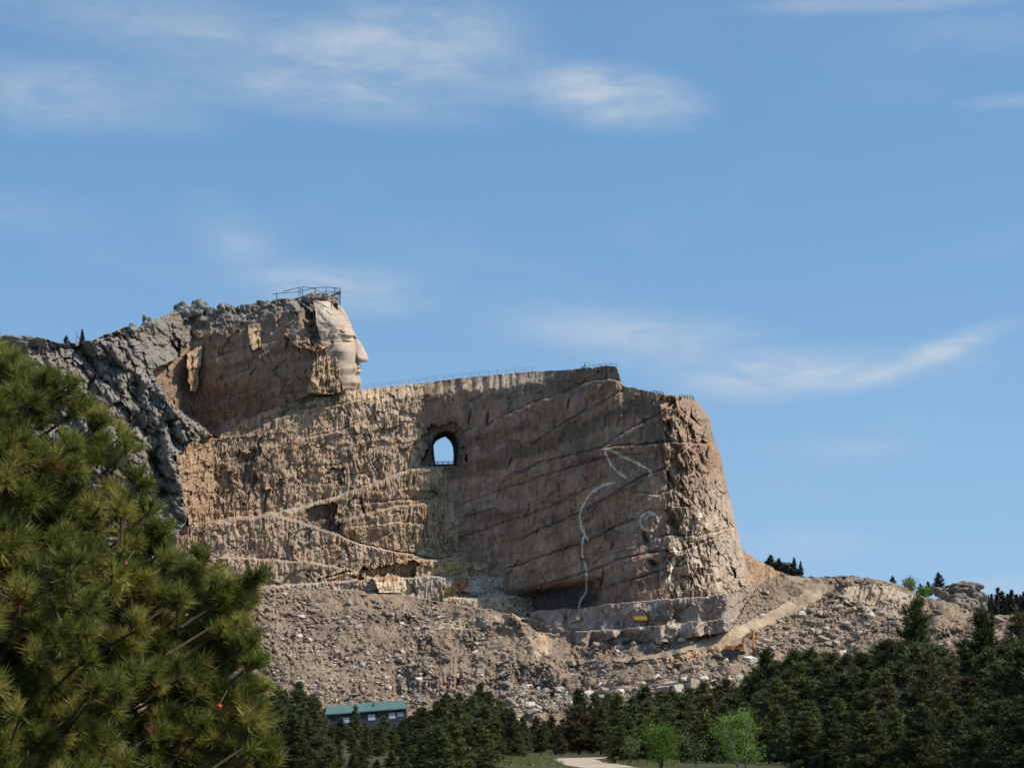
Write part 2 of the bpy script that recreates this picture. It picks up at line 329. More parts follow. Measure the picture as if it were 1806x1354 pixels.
# grey weathered mass at the left
gp = [(-400, 500), (330, 500), (318, 600), (318, 628), (268, 655), (296, 708), (345, 745), (374, 768), (345, 778), (312, 806), (318, 850), (332, 905), (300, 990), (312, 1030), (-400, 1040)]
gm = inside(gp, QX, QY)
sl = PX * 0.62 + PY * 0.78; ac = PX * 0.78 - PY * 0.62
wpx, wpy = fbm(PX / 34, PY / 34, 25, 3), fbm(PX / 34, PY / 34, 28, 3)
d1, d2, cid = worley(ac / 40 + wpx * .35, sl / 64 + wpy * .35, 5)
e1, e2, eid = worley(ac / 17 + 40 + wpx * .38, sl / 24 + 3 + wpy * .38, 8)
h1, h2, hid = worley(ac / 7.5 + 80 + wpx * .6, sl / 9 + 9 + wpy * .6, 20)
gpart = 691 - (330 - PX) * 0.03 - (PY - 800) * 0.05
gully = np.exp(-((PX - line([(600, 215), (700, 240), (760, 258), (850, 285)], PY)) / 14) ** 2) * sst(620, 680, PY) * 5
g1, j1, _a1, _a2 = facet(ac / 34 + wpx * .25, sl / 60 + wpy * .25, 5); g2, j2, _b1, _b2 = facet(ac / 14 + 40 + wpx * .3, sl / 24 + wpy * .3, 8); g3, j3, _c1, _c2 = facet(ac / 6 + 80, sl / 8 + 9, 20)
gd = gpart + gully + _a1 ** 1.7 * 6 - j1 * 3.0 + g1 * 3 + _b1 ** 1.5 * 2.0 - j2 * 2.2 + g2 * 2.4 + g3 * 1.3 - j3 * .9 + np.clip(.06 - (_b2 - _b1), 0, 1) * 8
gd += fbm(PX / 22, PY / 22, 31, 5) * 2.0 + ridge(ac / 30, sl / 90, 46, 3) * -1.2 + 50 * sst(225, 340, PX) * (1 - sst(610, 700, PY))
setreg(gm, gd, 1, GREY)
capn = (REG == 1) & ~gm
Y = np.where(capn, Y + (e1 ** 1.4) * 2.0 - j2 * 1.6 + g2 * 1.6 - j3 * 1.2 + g3 * 1.6 + fbm(PX / 20, PY / 12, 33, 5) * 2.0, Y)
# warm freshly cut flank between the grey mass and the wall
op = [(312, 806), (345, 775), (372, 786), (380, 860), (376, 925), (333, 925), (330, 905), (318, 850)]
setreg(inside(op, QX, QY), 688 + (PX - 312) * 0.2, 2, C(.43, .30, .195))
# pale benches in front of the foot of the shaded wall
b1 = [(890, 1084), (912, 1080), (960, 1076), (1020, 1072), (1100, 1062), (1180, 1056), (1240, 1052), (1290, 1046), (1330, 1030)]
b2 = [(900, 1100), (945, 1113), (1020, 1113), (1100, 1109), (1200, 1098), (1290, 1090), (1330, 1072)]
Wb = 722 - (np.minimum(PX, 1285) - 745) * 0.112 - (PY - 1060) * 0.012 + sst(1270, 1345, PX) * 34 + 5 * sst(1150, 1290, PX)
lump = fbm(PX / 26, PY / 30, 35, 3)
# the jumbled foot of the cliff end
br = (PX > 1196) & (PX < 1420) & (QY > line(b1, PX))
m1 = (PX > 893) & (PX < 1345) & (QY > line(b1, PX) + jy * .5)
setreg(m1, Wb - 8 + lump * 1.5, 11, C(.33, .27, .23))
m2 = (PX > 1015) & (PX < 1300) & (QY > line(b2, PX) + jy * .5)
setreg(m2, Wb - 15 + lump * 2.6 - 5 * np.clip(fbm(PX / 34, PY * 0, 36, 2), 0, 1), 12, C(.36, .30, .255))
# slope of the back hill right of the cliff
bk = (PX > 1306) & (PX < 1400) & (PY < 1030) & ~((PX < 1325) & (PX < xsil))
setreg(bk, 742 - (PY - 980) * 0.25, 13, C(.36, .25, .17))
# rubble slopes
S0 = np.array([(-400, 1030, 664), (300, 1027, 674), (330, 1027, 680), (470, 1034, 684), (640, 1043, 690), (720, 1050, 692), (800, 1066, 690), (905, 1081, 682), (945, 1112, 676), (1030, 1141, 669), (1110, 1138, 662),
               (1200, 1127, 657), (1285, 1112, 659), (1310, 1075, 672), (1340, 1030, 694), (1385, 1009, 702), (1450, 1009, 703), (1540, 1016, 700), (1600, 1030, 696), (1640, 1048, 692), (1700, 1060, 688), (1760, 1080, 682), (2200, 1080, 676)])
s0y = np.interp(PX, S0[:, 0], S0[:, 1]); s0Y = np.interp(PX, S0[:, 0], S0[:, 2])
sm = QY > s0y + jy * 0.3
dS = np.maximum(PY - s0y, 0)
Sd = s0Y - dS * 0.235 + fbm(PX / 60, PY / 45, 37, 4) * 2.2
Sd += 1.5 * ridge(PX / 70 + PY / 90, PY / 60, 38, 2) * sst(5, 40, dS)
# low eroded banks across the slope, broken edges
bank1 = [(690, 1185), (745, 1162), (830, 1152), (905, 1150), (960, 1160), (1000, 1185), (1030, 1200)]
bm_ = (PX > 690) & (PX < 1030); db = QY - line(bank1, PX)
Sd -= np.where(bm_, 7.0 * sst(-1, 3, db) * (1 - sst(8, 60, db)) * sst(690, 740, PX) * (1 - sst(980, 1030, PX)), 0)
Sd += np.where(bm_ & (db > 0) & (db < 55), 2.2 * np.abs(fbm(PX / 18, PY / 90, 39, 3)), 0)
bank2 = [(770, 1105), (830, 1083), (905, 1078), (940, 1090)]
db2 = QY - line(bank2, PX); Sd -= np.where((PX > 770) & (PX < 940), 3.5 * sst(0, 3, db2) * (1 - sst(5, 45, db2)) * sst(770, 800, PX) * (1 - sst(905, 940, PX)), 0)
setreg(sm, Sd, 14, DIRT)
# pale cut bank on the right-hand ridge
cut = inside([(1490, 1032), (1560, 1030), (1612, 1050), (1640, 1075), (1600, 1092), (1540, 1085), (1480, 1055)], QX, QY)
setreg(cut, Sd - 1.2 + 1.1 * np.abs(fbm(PX / 9 + PY / 30, PY / 40, 41, 3)) + 1.2 * fbm(PX / 20, PY / 14, 42, 4), 14, C(.42, .34, .26))
# haul road cut into the slope
rc = np.array([(1392, 1019), (1440, 1026), (1446, 1040), (1420, 1058), (1378, 1079), (1330, 1103), (1280, 1124), (1215, 1147), (1150, 1160), (1085, 1163)], float)
def seg_dist(pts, x, y):
    best = np.full(x.shape, 1e9); tt = np.zeros(x.shape)
    for i in range(len(pts) - 1):
        a, b = pts[i], pts[i + 1]; ab = b - a; s = np.clip(((x - a[0]) * ab[0] + (y - a[1]) * ab[1]) / (ab @ ab), 0, 1)
        d = np.hypot(x - a[0] - s * ab[0], y - a[1] - s * ab[1]); k = d < best; best = np.where(k, d, best); tt = np.where(k, i + s, tt)
    return best, tt
rd, rt = seg_dist(rc, QX * .6 + PX * .4, QY * .6 + PY * .4)
rw = np.interp(rt, [0, 1, 2, 4, 6, 7, 9], [4, 11, 14, 12, 10, 8, 4]) + fbm(PX / 12, PY / 12, 98, 3) * 2.5
onroad = rd < rw
rcy = np.interp(rt, np.arange(len(rc)), rc[:, 1])
setreg(onroad, Sd, 15, C(.37, .295, .215))
setreg(inside([(1110, 1168), (1190, 1155), (1262, 1138), (1290, 1128), (1292, 1142), (1230, 1160), (1160, 1178)], QX, QY), Sd + 0.5, 14, C(.42, .29, .18))
setreg(inside([(925, 1118), (985, 1116), (975, 1150), (945, 1165), (930, 1140)], QX, QY), Sd, 14, C(.46, .35, .24))
setreg(inside([(800, 1092), (905, 1082), (930, 1092), (860, 1096), (800, 1112), (760, 1108)], QX, QY), Sd, 14, C(.46, .36, .25))
setreg(inside([(655, 1018), (700, 1012), (728, 1030), (735, 1047), (668, 1044)], QX, QY), Y - 2.2 + .12 * (PX - 690), 8, C(.62, .52, .38))

# ---- relief: flutes of the drill holes, strata, cracks, lumps
isL = np.isin(REG, (2, 5, 6, 7, 8, 9)); isW = REG == 3; isE = REG == 4; isH = REG == 10; isB = np.isin(REG, (11, 12)); isS = REG == 14
wx = PX + fbm(PX / 30, PY / 40, 43, 3) * 4
calm = 1 - .4 * LEDGE
flute = np.abs(fbm(wx / 4.2, PY / 34, 51, 3)); flute2 = np.abs(fbm(wx / 11, PY / 70, 53, 3)); lumps = fbm(PX / 38, PY / 45, 55, 4); crag = fbm(PX / 9, PY / 10, 57, 3)
c1, c2, ccid = worley(wx / 13, (PY + PX * .25) / 26, 14); k1, k2, kid = worley(wx / 30 + 7, (PY + PX * .3) / 34, 18)
hsh = np.floor((PY + PX * .18 + fbm(PX / 50, PY / 30, 59, 3) * 16) / 17)
sL = (PY + .16 * PX + fbm(PX / 45, PY / 30, 59, 3) * 14) / 31.0; stepL = ((sL % 1.0) - .5) * vn(np.floor(sL) * 3.7, wx / 60, 22)
fa, ia, fa1, fa2 = facet((PX + jx) / 11, (PY + .2 * PX) / 19, 12); fb, ib, fb1, fb2 = facet((PX + jx * 2) / 33, (PY + .3 * PX + jy) / 36, 16); fc_, ic, _q1, _q2 = facet((PX + .3 * PY) / 6.5, PY / 8.5, 44)
drill = np.abs(fbm((PX + jx * .5 + .08 * PY * (vn(PX / 60, PY / 50, 26) - .5)) / 3.6, PY / 46, 51, 3)) * sst(.3, .6, vn(PX / 40, PY / 34, 24)) * (.4 + .9 * vn(PX / 15, PY / 12, 27))
Y += isL * calm * (fa * .7 - ia * .45 + fb * 1.3 - ib * .9 + fc_ * .45 - ic * .3 + drill * 1.1 + flute * .55 + lumps * .5 + crag * .25 + np.clip(.05 - (fb2 - fb1), 0, 1) * 7 - stepL * .8)
fe, ie, fe1, fe2 = facet((PX - PY * .32 + jx) / 7.5, (PY + PX * .35 + jy * 2) / 24, 34); fg, ig, _q3, _q4 = facet((PX - PY * .15) / 26, (PY + PX * .3) / 34, 38)
Y += isE * (fe * 1.7 - ie * 1.0 + fg * 2.6 - ig * 1.7 + fc_ * .7 - ic * .4 + lumps * .8 + crag * .25 + drill * .7 + flute * .5)
Y += isE * (1 - sst(780, 860, PY)) * (-ig * 2.6 - ie * 1.2 + fbm(PX / 16, PY / 12, 64, 3) * 1.4)
Y += isB * (flute * .3 + crag * .2 - ib * 1.6 + fb * 2.0 + fa * .8 - ia * .5)
Y += (REG == 13) * (crag * .8 + lumps)
Y += isS * (crag * .4 + fbm(PX / 4, PY / 4, 63, 2) * .9 * sst(.25, .75, vn(PX / 38, PY / 28, 29)) + fbm(PX / 22, PY / 18, 62, 3) * .9)
# the shaded wall: thin sloping beds with small overhangs
bed = PY + 0.40 * (PX - 900) + fbm(PX / 70, PY / 50, 65, 3) * 14
saw = (bed / 34.0 + .35 * vn(np.floor(bed / 34), bed * 0, 30)) % 1.0
brk = vn(PX / 50, PY / 40, 33)
Y += isW * (.7 * saw * brk + flute * .4 + lumps * .8 + crag * .15 - ib * .8 - ia * .25 + fa * .35 + fb * .8)
bed2 = PY + 0.28 * (PX - 400) + fbm(PX / 60, PY / 45, 67, 3) * 12
saw2 = (bed2 / 27.0) % 1.0
hshade = isH & (PX < 548)
Y += isH * (.8 * saw2 * brk + flute * .5 + lumps * .9 + crag * .15 - ib * .9 - ia * .5 + fa * .8 + fb * 1.0); Y += (isH & ~hshade) * (flute * 1.2 + crag * .6 - (ccid - .5) * 1.5)
rub = inside([(500, 590), (545, 588), (582, 612), (560, 622), (520, 608)], QX, QY); Y += rub * (-4.5 + crag * 2.2)
# explicit seams: groove, and what lies below stands out a little
def seam(pts, groove=0.9, gw=1.6, step=1.2, relax=26, mask=None):
    global Y
    x0, x1 = pts[0][0], pts[-1][0]; d = PY - line(pts, PX) + fbm(PX / 10, PY * 0, 69, 3) * 1.6
    m = sst(x0, x0 + 20, PX) * (1 - sst(x1 - 14, x1, PX)) * (1 if mask is None else mask)
    groove, step = groove * .6, step * .75
    Y = Y + m * (groove * np.exp(-((d + 1.5) / gw) ** 2) - step * sst(-.6, 1.6, d) * np.exp(-np.maximum(d, 0) / relax))
ws = np.isin(REG, (3, 4))
seam([(830, 772), (870, 745), (930, 715), (1000, 690), (1040, 672), (1075, 668), (1100, 676)], .6, 1.5, 2.6, 60, ws)
seam([(930, 792), (984, 753), (1024, 730), (1082, 700), (1106, 684)], 1.0, 1.8, 2.0, 40, ws)
seam([(880, 850), (960, 815), (1060, 790), (1117, 753), (1162, 731), (1200, 704)], 1.1, 2.0, 2.0, 40, ws)
seam([(1055, 792), (1100, 786), (1185, 780), (1275, 784)], 1.2, 1.6, 2.6, 36, ws)
seam([(900, 960), (1020, 905), (1080, 874), (1135, 838), (1180, 826)], 1.4, 2.0, 1.2, 30, ws)
seam([(1105, 872), (1130, 868), (1160, 873), (1200, 858)], .8, 1.5, 2.4, 30, ws)
seam([(880, 1010), (1040, 953), (1095, 926), (1130, 912)], 1.3, 1.8, 1.2, 30, ws)
seam([(920, 1044), (1051, 1004), (1091, 988), (1140, 975), (1206, 970), (1290, 938)], 1.3, 1.8, 1.3, 30, ws)
seam([(1040, 1048), (1108, 1024), (1162, 1008), (1220, 992)], 1.0, 1.6, 1.0, 30, ws)
seam([(1150, 950), (1180, 944), (1230, 946), (1300, 930)], 1.2, 1.6, 1.6, 24, ws)
seam([(800, 892), (880, 868), (960, 840), (1060, 808), (1140, 800)], 1.1, 1.8, .8, 30, ws)
seam([(790, 955), (870, 930), (960, 900), (1060, 850)], 1.0, 1.8, .8, 30, ws)
seam([(350, 682), (440, 652), (500, 638), (560, 628)], .5, 1.8, .7, 26, hshade)
seam([(350, 640), (440, 612), (500, 598), (548, 602)], .5, 1.8, 1.6, 26, hshade)
seam([(360, 720), (440, 690), (540, 662)], .4, 1.8, .6, 26, hshade)
seam([(475, 745), (530, 722), (590, 716), (650, 700)], .8, 1.6, 1.4, 16, isL); seam([(530, 775), (600, 760), (640, 742)], .8, 1.6, 1.8, 14, isL); seam([(620, 890), (700, 882), (775, 880)], .8, 1.6, 1.4, 16, isL)
seam([(610, 930), (700, 920), (760, 925)], .7, 1.6, 1.2, 16, isL)
def vcrack(x0, y0, x1, y1, w=1.5, g=1.6):
    global Y
    s = np.clip((PY - y0) / (y1 - y0), 0, 1); d = PX - (x0 + (x1 - x0) * s) - fbm(PY / 8, PX * 0, 71, 2) * 1.5
    Y = Y + (PY > y0) * (PY < y1) * g * np.exp(-(d / w) ** 2) * np.sin(s * math.pi)
for a in [(832, 715, 823, 765), (862, 720, 858, 760), (1064, 1000, 1060, 1045, 2), (950, 930, 946, 945), (636, 868, 645, 920, 2.2, 3), (1003, 700, 1002, 725), (1081, 950, 1078, 970, 2),
          (905, 800, 893, 830), (1135, 935, 1142, 965, 4, 3), (1145, 985, 1158, 1002, 6, 4), (1186, 900, 1188, 950, 5, 3)]: vcrack(*a)
lip = inside([(1100, 684), (1170, 694), (1215, 702), (1212, 716), (1160, 712), (1110, 700)], QX, QY)

# ---- colours of the stone, with shade painted in at a few places
def mixc(m, c): 
    global COL
    m = np.clip(m, 0, 1)[..., None]; COL = COL * (1 - m) + np.asarray(c) * m
warm = sst(.25, .75, fbm(PX / 42, PY / 36, 75, 4)); red = sst(.42, .85, fbm(PX / 24, PY / 22, 77, 4)); pale = sst(.35, .9, fbm(PX / 30, PY / 20, 79, 4))
vst = sst(.25, .8, fbm(wx / 8, PY / 90, 81, 4)); greyp = sst(.2, .8, fbm(PX / 50, PY / 60, 83, 3))
mixc(isL * warm * .45, C(.40, .265, .165)); mixc(isL * red * .5, C(.30, .165, .105)); mixc(isL * pale * .35, C(.48, .39, .285)); mixc(isL * (1 - sst(430, 640, PX)) * (REG == 2) * .35, C(.27, .19, .135)); mixc(isL * vst * .4, C(.22, .17, .14))  # fourth mix darkens the wall's left end, painting in the weaker grazing sun
mixc(isW * vst * .55, C(.17, .14, .13)); mixc(isW * warm * .4, C(.36, .235, .155)); mixc(isW * greyp * .5, C(.29, .255, .225)); mixc(isW * pale * .3, C(.40, .32, .25))
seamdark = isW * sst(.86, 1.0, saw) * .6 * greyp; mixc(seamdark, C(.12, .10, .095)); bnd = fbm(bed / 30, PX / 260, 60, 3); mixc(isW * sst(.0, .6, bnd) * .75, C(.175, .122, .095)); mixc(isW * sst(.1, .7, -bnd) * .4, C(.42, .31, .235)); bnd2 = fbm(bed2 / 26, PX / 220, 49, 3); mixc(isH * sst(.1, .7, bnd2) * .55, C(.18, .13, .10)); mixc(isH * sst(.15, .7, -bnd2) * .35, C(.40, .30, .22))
mixc(isE * warm * .4 * (1 - sst(850, 940, PY)), C(.40, .23, .13)); mixc(isE * sst(830, 950, PY) * .6, C(.45, .375, .30)); mixc(isE * (1 - sst(790, 920, PY)) * .65, C(.29, .20, .15)); mixc(isE * vst * .35, C(.24, .18, .14)); mixc(isE * red * .4 * (1 - sst(800, 900, PY)), C(.28, .15, .10))
mixc(isH * vst * .4, C(.19, .15, .125)); mixc(isH * greyp * .3, C(.27, .23, .2)); mixc(isB * pale * .6, C(.56, .50, .42)); mixc(isB * warm * .35, C(.42, .31, .22))
mixc(sst(.1, .7, SHADE_M + .25 * fbm(PX / 16, PY / 12, 19, 3)) * .85 * isW, C(.085, .078, .078)); mixc(((REG == 9) | (REG == 8)) * warm * .6, C(.50, .33, .17)); mixc((REG == 8) * red * .7, C(.36, .17, .09)); mixc((REG == 7) * warm * .5, C(.50, .31, .15))  # first mix paints the undercut's deep shade onto the shaded wall's foot
mixc(isL * np.exp(-((PX - 450) / 38) ** 2 - ((PY - 850) / 55) ** 2) * sst(-.1, .6, fbm(wx / 14, PY / 50, 73, 4)) * 1.2, C(.12, .095, .08)); mixc(isL * np.exp(-((PX - 575) / 40) ** 2 - ((PY - 915) / 26) ** 2) * .8, C(.13, .105, .09)); mixc(isW * sst(.1, .8, fbm((PX + PY * .3) / 30, bed / 12, 74, 4)) * .5, C(.15, .12, .11))  # first mix is staining; second paints the shadow block in the lower wall
gl = sst(.0, .9, fbm(PX / 18, PY / 18, 85, 4)); isG = REG == 1
mixc(isG * gl * .5, C(.30, .277, .245)); mixc(isG * sst(.3, .9, fbm(PX / 26, PY / 30, 87, 3)) * .5, C(.16, .148, .136)); mixc(isG * sst(.45, .95, fbm(PX / 14, PY / 16, 88, 3)) * .3, C(.30, .22, .155))
mixc(isS * sst(.1, .9, fbm(PX / 50, PY / 30, 89, 4)) * .6, C(.31, .245, .18)); mixc(isS * sst(.2, .9, fbm(PX / 12, PY / 9, 90, 4)) * .5, C(.165, .13, .10)); mixc(isS * sst(.2, .8, fbm(PX / 80, PY / 50, 61, 3)) * .4, C(.33, .25, .18)); mixc(isS * sst(1480, 1620, PX) * sst(1060, 1075, PY) * .45 * warm, C(.42, .27, .18))
mixc(inside([(700, 985), (815, 985), (825, 1015), (735, 1015)], QX, QY) * warm * .8, C(.50, .31, .14)); mixc(inside([(800, 1016), (825, 1018), (822, 1048), (796, 1046)], QX, QY) * .8, C(.30, .15, .09))
mixc(np.exp(-((PX - 786) / 44) ** 4 - ((PY - 782) / 46) ** 4) * isW * .8, C(.13, .10, .085))  # dark halo round the tunnel mouth, the niche's shade painted in

# ---- painted outline strokes on the wall become faces of their own
strokes = [([(1066, 790), (1069, 803), (1079, 822), (1092, 834), (1103, 842)], 2.6), ([(1071, 791), (1095, 803), (1125, 817), (1143, 827), (1148, 833), (1145, 838)], 2.8),
           ([(1082, 851), (1064, 855), (1046, 866), (1033, 881), (1025, 897), (1022, 910), (1025, 928), (1032, 944), (1037, 953)], 2.2),
           ([(1030, 946), (1027, 960), (1027, 980), (1034, 1001), (1035, 1020), (1034, 1042), (1026, 1056), (1020, 1072)], 2.0),
           ([(1186, 967), (1195, 967), (1205, 966)], 1.5), ([(1194, 968), (1189, 988), (1184, 1010), (1180, 1024), (1176, 1025)], 1.8), ([(1236, 904), (1231, 925), (1227, 938)], 1.3)]
eye1 = [(1145 + 16.5 * math.cos(a), 919 + 16 * math.sin(a)) for a in np.linspace(0, 2 * math.pi, 26)]
eye2 = [(1150 + 12 * math.cos(a), 920 + 13.5 * math.sin(a)) for a in np.linspace(-2.6, 1.5, 18)]
strokes += [(eye1, 1.8), (eye2, 1.5)]
for k, (pts, w) in enumerate(strokes):
    sd, _ = seg_dist(np.array(pts, float), PX + fbm(PX / 5, PY / 5, 91, 2) * .5, PY)
    wv = fbm(PX / 7, PY / 7, 99, 3); w = w * (1.5 if k > 3 and k < 7 else .85); m = (sd < w * (.95 + .4 * wv)) & (fbm(PX / 3, PY / 3, 89, 2) > -1.25); REG = np.where(m, 100 + k, REG); COL = np.where(m[..., None], C(.72, .68, .62) * (1 + .2 * fbm(PX / 4, PY / 6, 92, 2))[..., None], COL)

# ---- tunnel
t_in = [(764.6, 785.5), (769, 778), (777.6, 772.6), (785.6, 770), (793.6, 777.6), (798.6, 787.5), (800, 803.5), (799, 817.5), (784, 818), (768, 818), (765.6, 799.5)]
t_out = [(761.5, 783), (766, 772), (774, 764), (787, 758.5), (801, 762), (808.5, 777), (809, 800), (806, 819.5), (786, 820.5), (767, 820.5), (761, 801)]
HOLE = inside(t_out, PX, PY)

mount = tag(empty('mountain', (0, 690, 0)), 'huge granite mountain blasted into carved walls and benches', 'mountain', kind='structure')
V = P(PX, PY, Y); NC = len(cols)
idx = np.arange(NC * NR).reshape(NC, NR)
quads = np.stack([idx[:-1, :-1], idx[1:, :-1], idx[1:, 1:], idx[:-1, 1:]], -1).reshape(-1, 4)
qr = REG[:-1, :-1].ravel(); keep = ~(HOLE[:-1, :-1] | HOLE[1:, 1:] | (ABOVE[:-1, :-1] & ABOVE[1:, :-1])).ravel()
VF, CF = V.reshape(-1, 3), np.clip(COL * C(1.0, .94, .875), .02, .8).reshape(-1, 3)
names = {1: 'weathered_rock', 2: 'upper_wall', 3: 'shaded_wall', 4: 'cliff_end', 5: 'lower_wall', 6: 'bench', 7: 'bench', 8: 'bench', 9: 'bench', 10: 'head_block', 11: 'bench', 12: 'bench', 13: 'back_slope'}
def sub(name, sel, mat, parent):
    q = quads[sel]; un, inv = np.unique(q, return_inverse=True)
    o = mesh_np(name, VF[un], inv.reshape(-1, 4), mat, None, CF[un])
    if parent is not None: o.parent = parent; o.matrix_parent_inverse = Matrix.Translation((0, -690, 0))
    return o
bpy.context.view_layer.update()
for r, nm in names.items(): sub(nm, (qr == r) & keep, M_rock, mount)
for k in range(len(strokes)): sub('painted_line', (qr == 100 + k) & keep, M_rock, mount)
tag(sub('rubble_slope', (qr == 14) & keep, M_dirt, None), 'long slope of grey-brown rubble and dirt below the cliff', 'slope', kind='structure')
tag(sub('haul_road', (qr == 15) & keep, M_dirt, None), 'pale dirt haul road curving over the rubble slope', 'road', kind='structure')
# plateau and back of the mountain
ctop = np.arange(0, NC, 3); tp = V[ctop, -1]; rows = [tp + (0, -.05, -.1)]
for dy, dz in ((5, 0.0), (26, -.5)): rows.append(tp + np.array((0, dy, dz)))
yb = tp[:, 1] + 28
for pyv in (None, 735, 835, None):
    if pyv is None: q = rows[2].copy(); q[:, 1] = yb; q[:, 2] = q[:, 2] - 1 if len(rows) == 3 else -6
    else:
        q = P(cols[ctop], pyv, yb); q[:, 2] = np.minimum(q[:, 2], rows[-1][:, 2] - .2)
    rows.append(q)
G = np.stack(rows, 1); n, mrow = G.shape[:2]; gi = np.arange(n * mrow).reshape(n, mrow)
gq = np.stack([gi[:-1, :-1], gi[:-1, 1:], gi[1:, 1:], gi[1:, :-1]], -1)
kk = np.ones(gq.shape[:2], bool); cx = cols[ctop][:-1]; kk[(cx > 744) & (cx < 824), 4] = False
o = mesh_np('plateau', G.reshape(-1, 3), gq[kk], M_rock, None, np.tile(C(.30, .25, .2), (n * mrow, 1))); o.parent = mount; o.matrix_parent_inverse = Matrix.Translation((0, -690, 0))
def surfY(px, py):
    i = int(np.argmin(np.abs(cols - px))); j = int(np.clip(round((max(py, top[i]) - BOT) / (505 - BOT) * (NR - 1)), 0, NR - 1)); return float(Y[i, j])
def on(px, py, d=0.0): return P(px, py, surfY(px, py) - d)
# tunnel bore
yt = 721.0; ring = []
for k in range(9):
    s = k / 8; a = np.array(t_out) * 1.0; ctr = a.mean(0); a = ctr + (a - ctr) * 1.07 if k == 0 else ctr + (a - ctr) * (1.0 + .02 * (k % 2))
    b = np.array(t_in); mid = a + (b - a) * (s if k else 0)
    if k == 8: mid = b
    ring.append(P(mid[:, 0], mid[:, 1], yt - 1 + s * 30 if k else yt + .4))
ring = np.array(ring); nn = ring.shape[1]; ri = np.arange(9 * nn).reshape(9, nn)
rq = np.stack([ri[:-1], np.roll(ri, -1, 1)[:-1], np.roll(ri, -1, 1)[1:], ri[1:]], -1).reshape(-1, 4)
o = mesh_np('tunnel', ring.reshape(-1, 3), rq, M_rock, None, np.tile(C(.16, .13, .11), (9 * nn, 1))); o.parent = mount; o.matrix_parent_inverse = Matrix.Translation((0, -690, 0))

# ------------------------------------------------------------------ carved face
prof = np.array([(585, 531), (592, 535), (604.4, 542.7), (612, 556), (618, 570), (622, 580), (625.5, 587), (627.5, 591), (629, 595), (632, 599), (638.4, 607), (644.3, 619), (649, 629), (650, 634.4), (647.5, 638), (637.5, 638.8), (634.5, 640.5),
                 (636.5, 645.5), (636.3, 648), (633.8, 650.6), (637.5, 653), (637.2, 656), (634.4, 659.5), (632.4, 662), (634.6, 666), (637, 671), (637.5, 677), (636, 683), (632, 688), (628, 694)])
rowsF = np.concatenate([np.arange(531, 694, .75)]); nf = 84
xs_ = np.interp(rowsF, prof[:, 1], prof[:, 0])
xb = np.interp(rowsF, [531, 545, 570, 600, 612, 640, 650, 672, 694], [552, 556, 558, 566, 572, 578, 590, 600, 604])
tt = np.linspace(0, 1, nf) ** 1.6
fx = xs_[:, None] - tt[None] * (xs_ - xb)[:, None]; fy = np.repeat(rowsF[:, None], nf, 1); s = xs_[:, None] - fx
def g(cx, cy, rx, ry, rot=0.0):
    c, q = math.cos(rot), math.sin(rot); X, Z = fx - cx, fy - cy
    return np.exp(-(((X * c + Z * q) / rx) ** 2 + ((-X * q + Z * c) / ry) ** 2))
base_x = np.interp(fy, [531, 560, 585, 596, 612, 637, 650, 662, 675, 694], [583, 608, 622, 625, 628, 631, 632.5, 630, 634, 628])     # where the cheeks start, without nose, lips and brow
wid = np.interp(fy, [531, 560, 590, 620, 650, 680, 694], [7.0, 9.0, 9.6, 9.6, 8.6, 6.4, 6.0])
Ls = np.interp(fy, [531, 590, 620, 660, 694], [34, 34, 36, 40, 34])
q = np.clip((base_x - fx) / Ls, 0, 1); hb = wid * np.sqrt(np.clip(1 - (1 - q) ** 2, 0, 1))
nl = np.clip((xs_ - np.interp(rowsF, [531, 560, 585, 596, 612, 637, 650, 662, 675, 694], [583, 608, 622, 625, 628, 631, 632.5, 630, 634, 628]))[:, None], .01, 50)
nw = np.interp(fy, [590, 600, 620, 632, 638, 645, 662, 694], [1.2, 1.6, 2.3, 3.3, 3.0, 2.2, 2.4, 1.2])
nose = nw * np.sqrt(np.clip(1 - (1 - np.clip(s / np.maximum(nl, 3), 0, 1)) ** 2, 0, 1))
h = np.maximum(hb, nose * (s < nl + 12)); h = np.where(s < .01, 0, h)
fade = sst(0, 3.0, s)
h += fade * (-2.6 * g(617, 596.5, 8.5, 3.6, -.1) + 1.7 * g(614, 599.6, 6.5, 1.1, .12) - 1.3 * g(613, 602.6, 7, 1.0, .15) + 1.6 * g(616, 590.5, 11, 1.8, .12) + .6 * g(614, 585, 12, 3, .25) - .5 * g(612, 593.3, 7, .8, .1) + .8 * g(606, 584, 7, 3, .5)
             + 1.5 * g(633, 630, 4.6, 5.2) - 1.2 * g(628, 630, 1.5, 8, -.15) - .9 * g(638, 638.5, 4, 1.6) + .5 * g(604, 616, 14, 9) - .55 * g(612, 640, 10, 10) + .7 * g(635, 647, 3.5, 2.0) - .9 * g(632, 651, 3.6, 1.0, -.1) + .7 * g(634, 655, 4, 2.0)
             - .7 * g(632, 661, 4, 2.0) + .9 * g(629, 674, 8, 6) - .8 * g(622, 658, 2.2, 7, .5) - .9 * g(618, 690, 14, 3) + .25 * np.where(fy < 600, fbm(fx / 8, fy / 8, 93, 3), 0))
h += -.35 * np.exp(-((fy - 604 + .05 * (fx - 590)) / 1.0) ** 2) * (fx < 606) * (fx > 580) - .5 * sst(604.5, 603, fy) * (1 - sst(600, 612, fx)) * sst(570, 600, fy) * 1.3
YC = 725.0; NP = P(fx, fy, YC - np.maximum(h, 0)); FP = P(fx[:, ::4], fy[:, ::4], YC + np.maximum(h, 0)[:, ::4])
fc = np.zeros(fx.shape + (3,)); fc[:] = C(.505, .385, .295)
def fm(m, c):
    global fc
    m = np.clip(m, 0, 1)[..., None]; fc = fc * (1 - m) + np.asarray(c) * m
